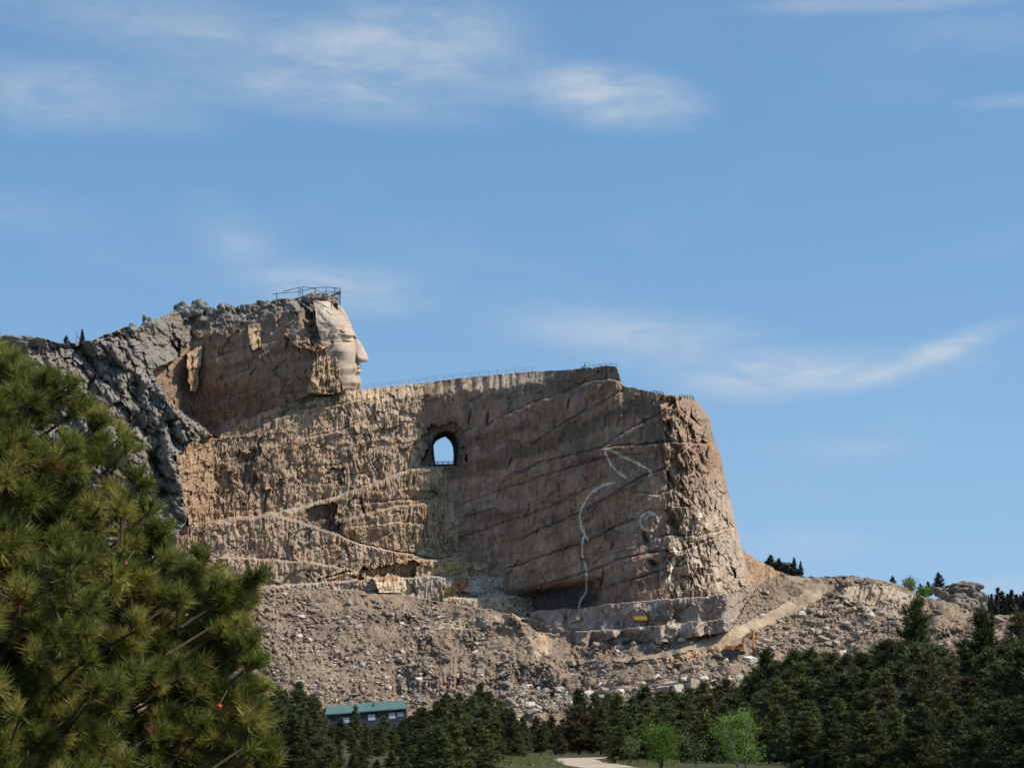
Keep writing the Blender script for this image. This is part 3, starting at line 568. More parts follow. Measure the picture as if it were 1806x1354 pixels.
fm(sst(.0, .8, fbm(fx / 16, fy / 20, 94, 4)) * .4, C(.56, .46, .37)); fm(sst(.1, .9, fbm(fx / 5, fy / 22, 95, 3)) * .35, C(.36, .27, .205))
fm(sst(582, 586, fx) * (1 - sst(602, 611, fx)) * sst(616, 620, fy) * (1 - sst(633, 640, fy)) * (.75 + .3 * fbm(fx / 5, fy / 5, 96, 3)), C(.22, .19, .175)); fm((1 - sst(596, 606, fy)) * (1 - sst(606, 618, fx)) * sst(560, 575, fy) * .5, C(.40, .30, .22))
for yy_, sl_, x0_, x1_ in ((556, .1, 560, 608), (567, -.12, 562, 616), (577, .05, 566, 620), (611, .2, 584, 612), (646, -.25, 600, 628), (665, .3, 604, 632)): fm(np.exp(-((fy - yy_ - sl_ * (fx - 600) - 1.2 * fbm(fx / 6, fy * 0, 17, 2)) / .55) ** 2) * (fx > x0_) * (fx < x1_) * .55, C(.22, .165, .13))
fm(g(618, 684, 16, 6) * .5, C(.50, .31, .22))
face = tag(empty('carved_face', P(610, 690, YC)), 'pale smooth carved stone face in profile on the mountain, looking right', 'sculpture')
bpy.context.view_layer.update()
fi = np.arange(fx.size).reshape(fx.shape); fq = np.stack([fi[:-1, :-1], fi[:-1, 1:], fi[1:, 1:], fi[1:, :-1]], -1).reshape(-1, 4)
fxm, fym = fx[:-1, :-1].ravel(), fy[:-1, :-1].ravel()
part = np.zeros(len(fq), int)
part[inside([(622, 592), (630, 594), (652, 628), (652, 639), (632, 639.5), (627, 634), (629, 618), (626, 603)], fxm, fym)] = 1
part[inside([(604, 593), (622, 591), (623, 599), (618, 604), (604, 603)], fxm, fym)] = 2
part[inside([(626, 644), (641, 644), (641, 658), (626, 657)], fxm, fym)] = 3
def face_part(nm, k):
    qq = fq[part == k]; un, inv = np.unique(qq, return_inverse=True)
    o = mesh_np(nm, NP.reshape(-1, 3)[un], inv.reshape(-1, 4), M_carved, None, fc.reshape(-1, 3)[un], True); o.parent = face; o.matrix_parent_inverse = face.matrix_world.inverted()
for k, nm in enumerate(('cheek_and_forehead', 'nose', 'eye', 'mouth')): face_part(nm, k)
fi2 = np.arange(FP.shape[0] * FP.shape[1]).reshape(FP.shape[:2]); f2 = np.stack([fi2[:-1, :-1], fi2[1:, :-1], fi2[1:, 1:], fi2[:-1, 1:]], -1).reshape(-1, 4)
o = mesh_np('far_side', FP.reshape(-1, 3), f2, M_carved, None, fc[:, ::4].reshape(-1, 3), True); o.parent = face; o.matrix_parent_inverse = face.matrix_world.inverted()

# ------------------------------------------------------------------ ground, road, meadow
def gz(x, y): return -2.0 + 4.5 * sst(330, 620, y) + 0.0 * x
gx = np.concatenate([np.linspace(-6000, -300, 12), np.linspace(-260, 260, 40), np.linspace(300, 6000, 12)]); gy = np.concatenate([np.linspace(-60, 660, 73), np.linspace(700, 7000, 16)])
GX, GY = np.meshgrid(gx, gy, indexing='ij'); GV = np.stack([GX, GY, gz(GX, GY)], -1)
gi = np.arange(GX.size).reshape(GX.shape); gq = np.stack([gi[:-1, :-1], gi[1:, :-1], gi[1:, 1:], gi[:-1, 1:]], -1).reshape(-1, 4)
M_ground = mat_plain('forest_floor', (0.075, 0.068, 0.035), 1.0, 0.45, 0.25, 0, .05)
tag(mesh_np('ground', GV, gq, M_ground, None), kind='structure', label='grassy forest floor under the pines', cat='ground')
M_road = mat_plain('dirt_road', (0.46, 0.37, 0.28), 1.0, 0.15, 0.6, 0, .05)
rpts = [(10.0, 20), (8.6, 90), (6.6, 160), (5.6, 200), (5.4, 225), (6.6, 243), (10.5, 254), (18, 262), (30, 268)]; rv = []; rf = []
rp = []
for i in range(len(rpts) - 1):
    for k in range(6): s_ = k / 6; rp.append((rpts[i][0] + (rpts[i + 1][0] - rpts[i][0]) * s_, rpts[i][1] + (rpts[i + 1][1] - rpts[i][1]) * s_))
for i, (x, y) in enumerate(rp):
    x2, y2 = rp[min(i + 1, len(rp) - 1)]; x1, y1 = rp[max(i - 1, 0)]; d = Vector((x2 - x1, y2 - y1)).normalized(); nrm = Vector((-d.y, d.x)); hw = 1.95 + .2 * math.sin(i * .9)
    for sgn in (1, -1): rv.append((x + nrm.x * hw * sgn, y + nrm.y * hw * sgn, gz(x, y) + .03))
    if i: rf.append((2 * i - 2, 2 * i - 1, 2 * i + 1, 2 * i))
tag(mesh_np('road', rv, rf, M_road, None), kind='structure', label='pale dirt road entering the pine stand at the bottom', cat='road')
gb = []
for x, y, r, n_ in [(1.2, 195, 4.0, 2600), (0.5, 225, 4.0, 1500), (10.3, 195, 2.6, 1800), (11.0, 225, 2.5, 1000), (-3.5, 240, 5, 1200)]:
    a = rng.random(n_) * 2 * math.pi; rr = r * np.sqrt(rng.random(n_)); bx, by = x + rr * np.cos(a), y + 4 * rr * np.sin(a); hh = .15 + .3 * rng.random(n_)
    ok = np.abs(bx - np.interp(by, [p[1] for p in rp], [p[0] for p in rp])) > 2.2; bx, by, hh = bx[ok], by[ok], hh[ok]
    lean = rng.normal(0, .1, (len(bx), 2)); z0 = gz(bx, by)
    gb.append(np.stack([np.stack([bx - .03, by, z0], -1), np.stack([bx + .03, by, z0], -1), np.stack([bx + lean[:, 0], by + lean[:, 1], z0 + hh], -1)], 1))
gb = np.concatenate(gb).reshape(-1, 3); M_grass = mat_leaf('grass', [(.10, .14, .03), (.20, .20, .06), (.26, .22, .10)], .8, .3)
tag(mesh_np('grass', gb, np.arange(len(gb)).reshape(-1, 3), M_grass, None), 'short dry-green grass beside the dirt road', 'grass', kind='stuff')

# ------------------------------------------------------------------ boulders
def rock_mesh(seed, n=15, flat=.75, smooth_it=False):
    r = random.Random(seed); bm = bmesh.new()
    for _ in range(n):
        v = Vector((r.gauss(0, 1), r.gauss(0, 1), r.gauss(0, 1))).normalized() * r.uniform(.8, 1.05); v.z *= flat; v.y *= r.uniform(.8, 1); bm.verts.new(v)
    res = bmesh.ops.convex_hull(bm, input=bm.verts[:]); junk = [e for e in res['geom_interior'] if isinstance(e, bmesh.types.BMVert)]
    if junk: bmesh.ops.delete(bm, geom=junk, context='VERTS')
    return bm
M_boulder, bn, bl, bb = nodes_mat('boulder_stone', .95, .12)
_t = bn.new('ShaderNodeTexCoord'); _z = bn.new('ShaderNodeTexNoise'); _z.inputs['Scale'].default_value = 1.6; _z.inputs['Detail'].default_value = 6; bl.new(_t.outputs['Object'], _z.inputs['Vector'])
_g = bn.new('ShaderNodeNewGeometry'); _oi = bn.new('ShaderNodeObjectInfo'); _a = bn.new('ShaderNodeMath'); _a.operation = 'ADD'; bl.new(_g.outputs['Random Per Island'], _a.inputs[0]); bl.new(_oi.outputs['Random'], _a.inputs[1])
_f = bn.new('ShaderNodeMath'); _f.operation = 'FRACT'; bl.new(_a.outputs[0], _f.inputs[0])
_r = bn.new('ShaderNodeValToRGB'); _e = _r.color_ramp.elements; _e[0].color = (.19, .145, .11, 1); _e[1].color = (.60, .51, .41, 1); _e.new(.6).color = (.33, .26, .20, 1); bl.new(_f.outputs[0], _r.inputs[0])
_mr = bn.new('ShaderNodeMapRange'); bl.new(_z.outputs[0], _mr.inputs[0]); _mr.inputs[1].default_value = .3; _mr.inputs[2].default_value = .7; _mr.inputs[3].default_value = .75; _mr.inputs[4].default_value = 1.2
_v = bn.new('ShaderNodeVectorMath'); _v.operation = 'SCALE'; bl.new(_r.outputs[0], _v.inputs[0]); bl.new(_mr.outputs[0], _v.inputs['Scale']); bl.new(_v.outputs[0], bb.inputs['Base Color'])
variants = []
for k in range(8):
    bm = rock_mesh(100 + k, 14 + k % 4); me = bpy.data.meshes.new('boulder'); bm.to_mesh(me); bm.free(); me.materials.append(M_boulder); variants.append(me)
zones = [([(470, 1040), (640, 1050), (760, 1090), (760, 1260), (470, 1260)], 8500, 1.0, .85), ([(700, 1060), (930, 1100), (1010, 1190), (1010, 1260), (700, 1260)], 4500, 1.0, .85),
         ([(880, 1200), (1000, 1195), (1130, 1215), (1130, 1270), (880, 1270)], 900, 1.5, 1.35), ([(1000, 1165), (1330, 1165), (1340, 1240), (1000, 1240)], 800, 1.3, 1.5), ([(1040, 1130), (1220, 1122), (1222, 1136), (1170, 1150), (1045, 1148)], 300, 1.5, 1.1),
         ([(1310, 1115), (1450, 1045), (1500, 1050), (1640, 1110), (1700, 1160), (1690, 1200), (1330, 1190)], 4800, 1.1, 1.05), ([(1690, 1090), (1820, 1084), (1820, 1180), (1690, 1160)], 900, 1.3, 1.2), ([(1200, 1040), (1400, 1030), (1400, 1060), (1300, 1110), (1290, 1085)], 600, 1.1, .9),
         ([(1380, 1012), (1600, 1030), (1600, 1040), (1390, 1024)], 90, 1.8, 1.0), ([(1560, 1060), (1700, 1085), (1690, 1120), (1560, 1100)], 500, 1.1, .9), ([(905, 1085), (1030, 1100), (1010, 1130), (920, 1110)], 120, 1.6, 1.0)]
rocks = []
for poly, n_, smin, k in zones:
    a = np.array(poly); lo, hi = a.min(0), a.max(0); c = 0
    while c < n_:
        q = lo + rng.random((n_ * 3, 2)) * (hi - lo); q = q[inside(poly, q[:, 0], q[:, 1])]
        dens = vn(q[:, 0] / 26, q[:, 1] / 20, 40); q = q[rng.random(len(q)) < .15 + dens ** 1.5]
        for x, y in q[:n_ - c]: rocks.append((x, y, min(smin * k * (rng.random() ** -.52), 9.5 * k)))
        c += len(q)
rdist = lambda x, y: float(seg_dist(rc, np.array([x]), np.array([y]))[0][0])
_rd = seg_dist(rc, np.array([r[0] for r in rocks]), np.array([r[1] for r in rocks]))[0]; rocks = [r for r, d_ in zip(rocks, _rd) if d_ > 8.5 or r[1] > 1152]
special = [(1320, 1166, 15, 'big white boulder streaked with grey below the orange excavator'), (1120, 1163, 8.5, 'pointed tan boulder standing alone below the pale rock benches'), (1162, 1188, 11, 'large tan boulder, broad and flat-topped, in the middle of the lower slope'),
           (1208, 1200, 10, 'dark grey flat boulder on the lower slope above the pines'), (1258, 1202, 8, 'pale squarish boulder on the lower slope left of the white streaked one'), (1266, 1158, 11, 'wide flat tan slab just left of the orange excavator'), (1276, 1183, 11, 'large sloping boulder directly below the wide flat slab'),
           (1040, 1206, 11, 'bulky grey boulder at the left of the lower boulder field'), (1005, 1218, 9, 'rounded tan boulder beside the bulky grey one'), (925, 1212, 11, 'long pale slab lying on the lower rubble slope'), (640, 1172, 9, 'dark blocky boulder halfway down the left rubble slope'),
           (553, 1080, 9, 'pale pointed boulder high on the left rubble slope'), (617, 1155, 8, 'light flat boulder with a shadow below it on the left slope'), (680, 1083, 9, 'upright dark boulder near the top of the left slope'), (1385, 1120, 9, 'upright grey boulder on the right slope below the haul road'), (1440, 1112, 8, 'bright squarish boulder on the right slope'),
           (1575, 1100, 11, 'dark reddish boulder left of the tallest pine top')]
def place_rock(x, y, s_, me, seed):
    p = on(x, y, 0.0); r = random.Random(seed); o = bpy.data.objects.new('boulder', me); link(o)
    m = s_ * p[1] / F; o.location = (p[0], p[1] - m * .15, p[2] + m * .15); o.scale = (m * r.uniform(.95, 1.35), m, m * r.uniform(.7, 1.05)); o.rotation_euler = (r.uniform(-.35, .35), r.uniform(-.35, .35), r.uniform(0, 6.28)); return o
M_streak = mat_plain('streaked_stone', (.60, .57, .53), .9, .35, 2.2)
for k, (x, y, s_, lb) in enumerate(special):
    o = place_rock(x, y, s_, variants[k % 8], k)
    if k == 0:
        o.data = variants[2].copy(); o.data.materials.clear(); o.data.materials.append(M_streak)
    tag(o, lb, 'boulder', 'largest boulders on the rubble slopes')
rocks.sort(key=lambda r: -r[2]); NOBJ = 283
def zone_label(x, y):
    if y < 1150 and 1040 < x < 1230: return 'pale grey rock in the heap along the foot of the lower bench', 'rock heap at the bench foot'
    if x < 760: return 'grey-brown rock lying loose on the left rubble slope', 'rocks on the left rubble slope'
    if x < 1020: return 'pale rock lying loose on the rubble slope left of the haul road end', 'rocks on the middle rubble slope'
    if x < 1330: return 'pale rock in the boulder field below the haul road', 'rocks of the lower boulder field'
    return 'pale rock strewn on the right slope beside the haul road', 'rocks on the right slope'
for k, (x, y, s_) in enumerate(rocks[:NOBJ]):
    o = place_rock(x, y, s_, variants[k % 8], 900 + k); lb, gr = zone_label(x, y); tag(o, lb, 'rock', gr)
vs, fs, off = [], [], 0
hulls = []
for k in range(8):
    bm = rock_mesh(300 + k, 9); bmesh.ops.triangulate(bm, faces=bm.faces[:]); bm.verts.ensure_lookup_table(); bm.verts.index_update()
    hulls.append((np.array([v.co[:] for v in bm.verts]), np.array([[v.index for v in f.verts] for f in bm.faces]))); bm.free()
for k, (x, y, s_) in enumerate(rocks[NOBJ:]):
    p = on(x, y); m = s_ * p[1] / F; hv, hf = hulls[k % 8]; a = rng.random() * 6.28; ca, sa = math.cos(a), math.sin(a)
    q = hv * m * np.array([rng.uniform(.9, 1.5), 1, rng.uniform(.6, 1.1)]); q = np.stack([q[:, 0] * ca - q[:, 1] * sa, q[:, 0] * sa + q[:, 1] * ca, q[:, 2]], -1) + p + (0, -.1 * m, .1 * m)
    vs.append(q); fs.append(hf + off); off += len(hv)
tag(mesh_np('rubble', np.concatenate(vs), np.concatenate(fs), M_boulder, None), 'countless small broken stones covering the slopes', 'rubble', kind='stuff')

# knobs of rock on the skyline
M_greystone = mat_plain('lichen_stone', (.20, .19, .17), .95, .45, .35)
def knob(px, py, rx, rz, label, col=M_greystone, seed=0, dy=2.0, Yv=None, name='crag', group=None):
    bm = bmesh.new(); bmesh.ops.create_icosphere(bm, subdivisions=4, radius=1.0)
    Yv = (surfY(px, py + rz + 3) + dy) if Yv is None else Yv; p = P(px, py, Yv); m = Yv / F
    co = np.array([v.co[:] for v in bm.verts]); sd_ = seed * 3
    dd = .95 + .55 * fbm(co[:, 0] * 1.4 + seed * 7 + 50, co[:, 2] * 1.4 + co[:, 1] + 50, sd_, 4) - .6 * np.clip(.25 - np.abs(fbm(co[:, 0] * 1.1 + 30 + seed, co[:, 2] * .9 + co[:, 1] * .6 + 30, sd_ + 5, 2)), 0, 1)
    for v, d in zip(bm.verts, dd): v.co = Vector((v.co.x * rx * m * d, v.co.y * rx * m * d * .8, v.co.z * rz * m * d))
    o = bm_obj(name, bm, col, None); o.location = p; tag(o, label, 'rock', group); return o
kg = 'rock knobs on the skyline'
knob(262, 570, 11, 12, 'small round grey knob balanced on the sloping skyline', seed=1, group=kg); knob(323, 550, 15, 13, 'squat grey rock knob left of the dark blocky one', seed=2, group=kg); knob(350, 545, 19, 17, 'dark blocky rock knob, biggest on the left skyline', seed=3, group=kg)
knob(393, 543, 14, 8, 'low jagged rock just right of the dark blocky knob', seed=4, group=kg); knob(470, 536, 14, 7, 'low reddish rock hump midway along the head block top', seed=5, group=kg); knob(232, 580, 12, 8, 'low grey hump left of the small round knob', seed=6, group=kg)
knob(546, 527, 17, 10, 'dark craggy cap rock under the wire scaffold', seed=7, group=kg); knob(580, 531, 15, 11, 'brown cap rock directly above the carved forehead', seed=8, group=kg, col=mat_plain('brown_stone', (.27, .20, .15), .95, .4, .5)); knob(50, 606, 40, 14, 'broad grey dome of rock at the far left skyline', seed=9, group=kg)

# ------------------------------------------------------------------ railings, scaffold, person
def railing(label, pts, hpx, every, Yf, r=.06, rails=(1.0, .55), name='railing'):
    p0 = P(pts[0][0], pts[0][1], Yf(pts[0])); root = empty(name, p0); tag(root, label, 'railing'); m = p0[1] / F; bot = []
    xs = [p[0] for p in pts]; n_ = max(2, int((xs[-1] - xs[0]) / every)); base = []
    for i in range(n_ + 1):
        x = xs[0] + (xs[-1] - xs[0]) * i / n_; y = float(np.interp(x, xs, [p[1] for p in pts])); base.append(Vector(P(x, y, Yf((x, y)))) - Vector(p0))
    for b in base: bar_obj('post', b - Vector((0, 0, .5)), b + Vector((0, 0, hpx * m)), r * 1.15, M_steel, root, 5)
    for f in rails:
        bm = bmesh.new()
        for a, b in zip(base[:-1], base[1:]): add_bar(bm, a + Vector((0, 0, hpx * m * f)), b + Vector((0, 0, hpx * m * f)), r * .6, 4)
        bm_obj('rail', bm, M_steel, root)
    return root
railing('long thin wire railing along the flat top of the long wall', [(643, 687), (700, 680), (800, 668), (870, 661), (940, 656)], 8.5, 15, lambda p: surfY(p[0], p[1] + 4) + 1.5, .038)
railing('thick dark handrail across the mouth of the tunnel', [(724, 830), (768, 818), (800, 818)], 4.5, 9, lambda p: 714.5 - .01 * (p[0] - 724), .13)
railing('short railing on the ledge below the tunnel, left of it', [(600, 880), (630, 868), (650, 861)], 6, 8, lambda p: surfY(p[0], p[1]) - 1.0, .07)
railing('thin railing on the top right corner of the cliff', [(1198, 702), (1222, 703)], 6, 4.5, lambda p: surfY(p[0], p[1] + 6) + 1, .08)
railing('short dark railing on the sloping cliff top', [(1152, 692), (1170, 696)], 4, 6, lambda p: surfY(p[0], p[1] + 6) + 1, .10)
railing('faint thin railing on the raised block at the cliff top', [(1038, 648), (1088, 645)], 5, 9, lambda p: surfY(p[0], p[1] + 5) + 2, .05)
sc0 = P(565, 530, 717.0); scf = tag(empty('scaffold', sc0), 'thin dark wire scaffold walkway around the top of the carved head', 'scaffold')
def sp(x, y, d=0.0): return Vector(P(x, y, 717.0 + d)) - Vector(sc0)
for x, y0, y1, d in [(488, 516, 532, 0), (527.5, 505, 524, 0), (530.5, 507, 520, 1), (533.5, 505, 524, 2), (556, 508, 520, 0), (575, 506, 520, 0), (590, 508, 522, -1), (600.5, 509, 520, 0), (600, 517, 538, -1), (596, 519, 534, 1), (598.5, 518, 536, 2)]:
    bar_obj('post', sp(x, y1, d), sp(x, y0, d), .11, M_steel, scf, 5)
for a in [((480, 519), (503, 516), (527, 515)), ((500, 514), (515, 510), (527, 507)), ((533, 506), (556, 508), (575, 506.5), (590, 507.5), (601, 509)), ((533, 513.5), (548, 509), (556, 509)), ((570, 514), (590, 514), (600, 516)), ((575, 518), (595, 516), (601, 512)), ((556, 511), (575, 519)), ((590, 507), (600, 516))]:
    bm = bmesh.new()
    for q0, q1 in zip(a[:-1], a[1:]): add_bar(bm, sp(*q0), sp(*q1), .09, 4)
    bm_obj('rail', bm, M_steel, scf)
bm = bmesh.new(); add_bar(bm, sp(583, 522), sp(601, 516), .28, 5); bm_obj('deck_beam', bm, M_steel, scf)
# person crouching on the raised block
M_blue = mat_plain('blue_cloth', (.05, .06, .16), .9, .2, 3); M_skin = mat_plain('skin', (.45, .28, .2), .7, .1, 3)
def skinned(name, joints, edges, mat, parent, sub_=2):
    me = bpy.data.meshes.new(name); me.from_pydata([j[0] for j in joints], edges, []); o = bpy.data.objects.new(name, me); link(o, parent)
    md = o.modifiers.new('skin', 'SKIN')
    for i, j in enumerate(joints): me.skin_vertices[0].data[i].radius = (j[1], j[1])
    me.skin_vertices[0].data[0].use_root = True; s2 = o.modifiers.new('sub', 'SUBSURF'); s2.levels = sub_; s2.render_levels = sub_; me.materials.append(mat); return o
pp = P(1031.5, 649.5, surfY(1031, 656) - 1.0); person = tag(empty('person', pp), 'person in dark blue sitting on the cliff top, leg stretched left', 'person')
J = [((0, 0, .25), .19), ((.02, 0, .6), .22), ((.05, 0, .9), .24), ((.02, 0, 1.08), .10), ((0, 0, 1.22), .08), ((0, -.01, 1.36), .13), ((-.35, -.12, .55), .13), ((-.75, -.12, .25), .10), ((-1.15, -.1, .12), .09), ((-1.35, -.1, .14), .08),
     ((-.3, .14, .6), .13), ((-.55, .14, .2), .10), ((-.75, .14, .08), .08), ((.1, -.27, .95), .09), ((-.1, -.33, .62), .075), ((-.4, -.25, .5), .06), ((-.48, -.24, .5), .045), ((.1, .27, .95), .09), ((.2, .34, .55), .075), ((.3, .3, .22), .06), ((.33, .3, .14), .045)]
E = [(0, 1), (1, 2), (2, 3), (3, 4), (4, 5), (0, 6), (6, 7), (7, 8), (8, 9), (0, 10), (10, 11), (11, 12), (2, 13), (13, 14), (14, 15), (15, 16), (2, 17), (17, 18), (18, 19), (19, 20)]
skinned('body', J, E, M_blue, person)
bm = bmesh.new(); bmesh.ops.create_uvsphere(bm, u_segments=10, v_segments=8, radius=.15, matrix=Matrix.Translation((0, 0, 1.44))); bm_obj('hair', bm, mat_plain('dark_hair', (.03, .025, .02), .8), person, True)

# ------------------------------------------------------------------ machines
M_orange = mat_plain('orange_paint', (.62, .235, .055), .55, .18, .6); M_rubber = mat_plain('track_rubber', (.035, .033, .032), .8); M_yellow = mat_plain('yellow_paint', (.45, .26, .025), .5, .15, .8); M_orange_shade = mat_plain('shaded_orange_paint', (.30, .12, .08), .6, .2, .6)
M_glass = mat_plain('dark_glass', (.03, .035, .04), .15, .1, 1, 0, .5); M_metal = mat_plain('bare_metal', (.62, .60, .57), .35, .1, 1, .6); M_darkm = mat_plain('grimy_steel', (.075, .068, .06), .7, .3, 1.0)
ep = on(1302, 1154, 2.0); ex = tag(empty('excavator', ep, math.radians(-6)), 'orange tracked excavator with raised boom on the slope below the haul road', 'excavator')
for s_ in (-1, 1):
    bm = bmesh.new(); prof_ = [(-2.2, .25), (-1.9, 0), (1.9, 0), (2.25, .35), (2.2, .7), (1.9, .95), (-1.9, .95), (-2.25, .65)]
    f0 = [bm.verts.new((x - .4, s_ * 1.35 - .3, z)) for x, z in prof_]; f1 = [bm.verts.new((x - .4, s_ * 1.35 + .3, z)) for x, z in prof_]
    bm.faces.new(f0); bm.faces.new(f1[::-1])
    for i in range(8): bm.faces.new((f0[i], f1[i], f1[(i + 1) % 8], f0[(i + 1) % 8]))
    bm_obj('track', bm, M_rubber, ex)
box_obj('turntable', (-.4, 0, 1.1), (1.6, 1.6, .3), M_darkm, ex)
box_obj('counterweight', (-2.4, 0, 1.75), (1.9, 2.6, 1.15), M_orange_shade, ex, bev=.15); box_obj('house', (.15, .35, 1.85), (3.0, 1.9, 1.2), M_orange, ex, bev=.1)  # counterweight's shaded side is painted in as a darker red
cb = box_obj('cab', (.75, -.85, 2.1), (1.6, .9, 1.5), M_orange, ex, taper=.85, bev=.06); box_obj('window', (.75, -1.3, 2.3), (1.1, .06, .8), M_glass, cb)
def arm(nm, pts, w, mat):
    bm = bmesh.new()
    for a, b, t0, t1 in pts: add_bar(bm, a, b, t0, 4, t1)
    return bm_obj(nm, bm, mat, ex)
arm('boom', [((.9, .1, 1.9), (1.7, .1, 4.6), .42, .40), ((1.7, .1, 4.6), (4.1, .1, 5.6), .40, .26)], .4, M_orange); arm('cylinder', [((2.0, -.15, 5.2), (4.4, -.15, 6.4), .16, .14)], .2, M_metal); arm('cylinder', [((1.5, -.3, 2.2), (1.95, -.3, 4.2), .13, .13)], .2, M_metal)
arm('stick', [((4.0, .1, 6.0), (4.0, .1, 1.6), .34, .22)], .3, M_orange)
bm = bmesh.new(); bp_ = [(3.5, 1.7), (4.3, 1.7), (4.7, 1.0), (4.4, .5), (3.6, .35), (3.7, .9)]; f0 = [bm.verts.new((x, -.45, z)) for x, z in bp_]; f1 = [bm.verts.new((x, .65, z)) for x, z in bp_]
bm.faces.new(f0); bm.faces.new(f1[::-1])
for i in range(6): bm.faces.new((f0[i], f1[i], f1[(i + 1) % 6], f0[(i + 1) % 6]))
bm_obj('bucket', bm, M_darkm, ex)
def wheel(name, c, r, w, parent):
    bm = bmesh.new(); add_bar(bm, Vector(c) - Vector((0, w / 2, 0)), Vector(c) + Vector((0, w / 2, 0)), r, 14); o = bm_obj(name, bm, M_rubber, parent)
    bm = bmesh.new(); add_bar(bm, Vector(c) - Vector((0, w / 2 + .03, 0)), Vector(c) + Vector((0, w / 2 + .03, 0)), r * .5, 10); bm_obj('rim', bm, M_darkm, o)
tp_ = on(1129, 1098.5, 3.2); tr = tag(empty('equipment_trailer', tp_, math.radians(4)), 'yellow box-shaped machine on wheels parked on the pale rock bench', 'machine')
box_obj('housing', (0, 0, 1.25), (3.5, 1.7, 1.05), M_yellow, tr, bev=.08); box_obj('chassis', (0, 0, .62), (3.3, 1.4, .18), M_darkm, tr); box_obj('lid', (.1, 0, 1.82), (3.0, 1.4, .1), M_darkm, tr)
for x in (-1.1, 1.1):
    for y in (-.75, .75): wheel('wheel', (x, y, .33), .36, .28, tr)
bar_obj('tow_bar', (-1.7, 0, .6), (-2.7, 0, .45), .07, M_darkm, tr)
lp = on(1168, 1095.5, 3.4); ld = tag(empty('track_loader', lp, math.radians(3)), 'dark tracked loading machine beside the yellow one on the bench', 'machine')
for s_ in (-1, 1):
    bm = bmesh.new(); pr = [(-2.1, .3), (-1.7, 0), (1.6, 0), (2.1, .4), (1.7, 1.1), (-1.6, 1.1)]; f0 = [bm.verts.new((x, s_ * 1.1 - .25, z)) for x, z in pr]; f1 = [bm.verts.new((x, s_ * 1.1 + .25, z)) for x, z in pr]
    bm.faces.new(f0); bm.faces.new(f1[::-1])
    for i in range(6): bm.faces.new((f0[i], f1[i], f1[(i + 1) % 6], f0[(i + 1) % 6]))
    bm_obj('track', bm, M_rubber, ld)
box_obj('engine_hood', (1.1, 0, 1.6), (2.0, 1.5, 1.0), M_darkm, ld, bev=.12); c_ = box_obj('cab', (-.35, 0, 2.2), (1.3, 1.4, 1.7), M_darkm, ld, taper=.82, bev=.06); box_obj('window', (-.35, -.68, 2.45), (.8, .05, .7), M_glass, c_)
bm = bmesh.new(); add_bar(bm, (-.2, -.9, 1.9), (-2.0, -.9, 1.2), .14, 4); add_bar(bm, (-.2, .9, 1.9), (-2.0, .9, 1.2), .14, 4); bm_obj('lift_arm', bm, M_darkm, ld)
box_obj('bucket', (-2.5, 0, .75), (.9, 2.4, .9), M_darkm, ld, Matrix.Rotation(.3, 3, 'Y')); bar_obj('exhaust', (1.5, .2, 2.0), (1.5, .2, 3.0), .08, M_metal, ld)

# ------------------------------------------------------------------ building
by = 470.0; bpv = P(648, 1276, by); bd = tag(empty('shed', bpv, math.radians(14)), 'long dark shed with a green metal roof among the pines', 'building'); bd.rotation_euler = (0, math.radians(-4.5), math.radians(14))
M_wall = mat_plain('dark_siding', (.035, .035, .045), .8, .25, 1.0); M_roof = mat_plain('green_metal_roof', (.105, .175, .152), .5, .1, .6); M_win = mat_plain('pale_blind', (.36, .38, .44), .4, .1, 2); M_frame = mat_plain('white_frame', (.45, .45, .46), .5, .05)
box_obj('wall', (0, 2.5, .2), (15.2, 5, 4.6), M_wall, bd)
rf_ = mesh_np('roof', [(-8, -.7, 2.25), (8, -.7, 2.25), (7.4, 2.5, 3.75), (-6.9, 2.5, 3.75), (-8, 5.7, 2.25), (8, 5.7, 2.25), (-8, -.7, 2.45), (8, -.7, 2.45), (7.4, 2.5, 3.95), (-6.9, 2.5, 3.95), (-8, 5.7, 2.45), (8, 5.7, 2.45)],
              [(6, 7, 8, 9), (9, 8, 11, 10), (0, 3, 2, 1), (3, 4, 5, 2), (0, 1, 7, 6), (5, 4, 10, 11), (1, 2, 8, 7), (2, 5, 11, 8), (0, 6, 9, 3), (3, 9, 10, 4)], M_roof, bd)
for k in range(32):
    x = -7.75 + k * .5; bar_obj('roof_rib', (x, -.68, 2.47), (x * .93 + .25, 2.48, 3.95), .035, M_roof, rf_, 4)
for x, z, w, h_ in [(.85, 1.15, 1.35, 1.1), (4.75, 1.15, 1.25, 1.1), (6.3, 1.3, 1.2, .7), (-4.0, 1.0, 1.2, 1.0)]:
    w_ = box_obj('window', (x, -.01, z), (w, .08, h_), M_frame, bd); box_obj('pane', (x, -.06, z), (w - .14, .04, h_ - .14), M_win, w_)
box_obj('vent_pipe', (1.6, .9, 3.4), (.3, .3, .9), M_darkm, bd)

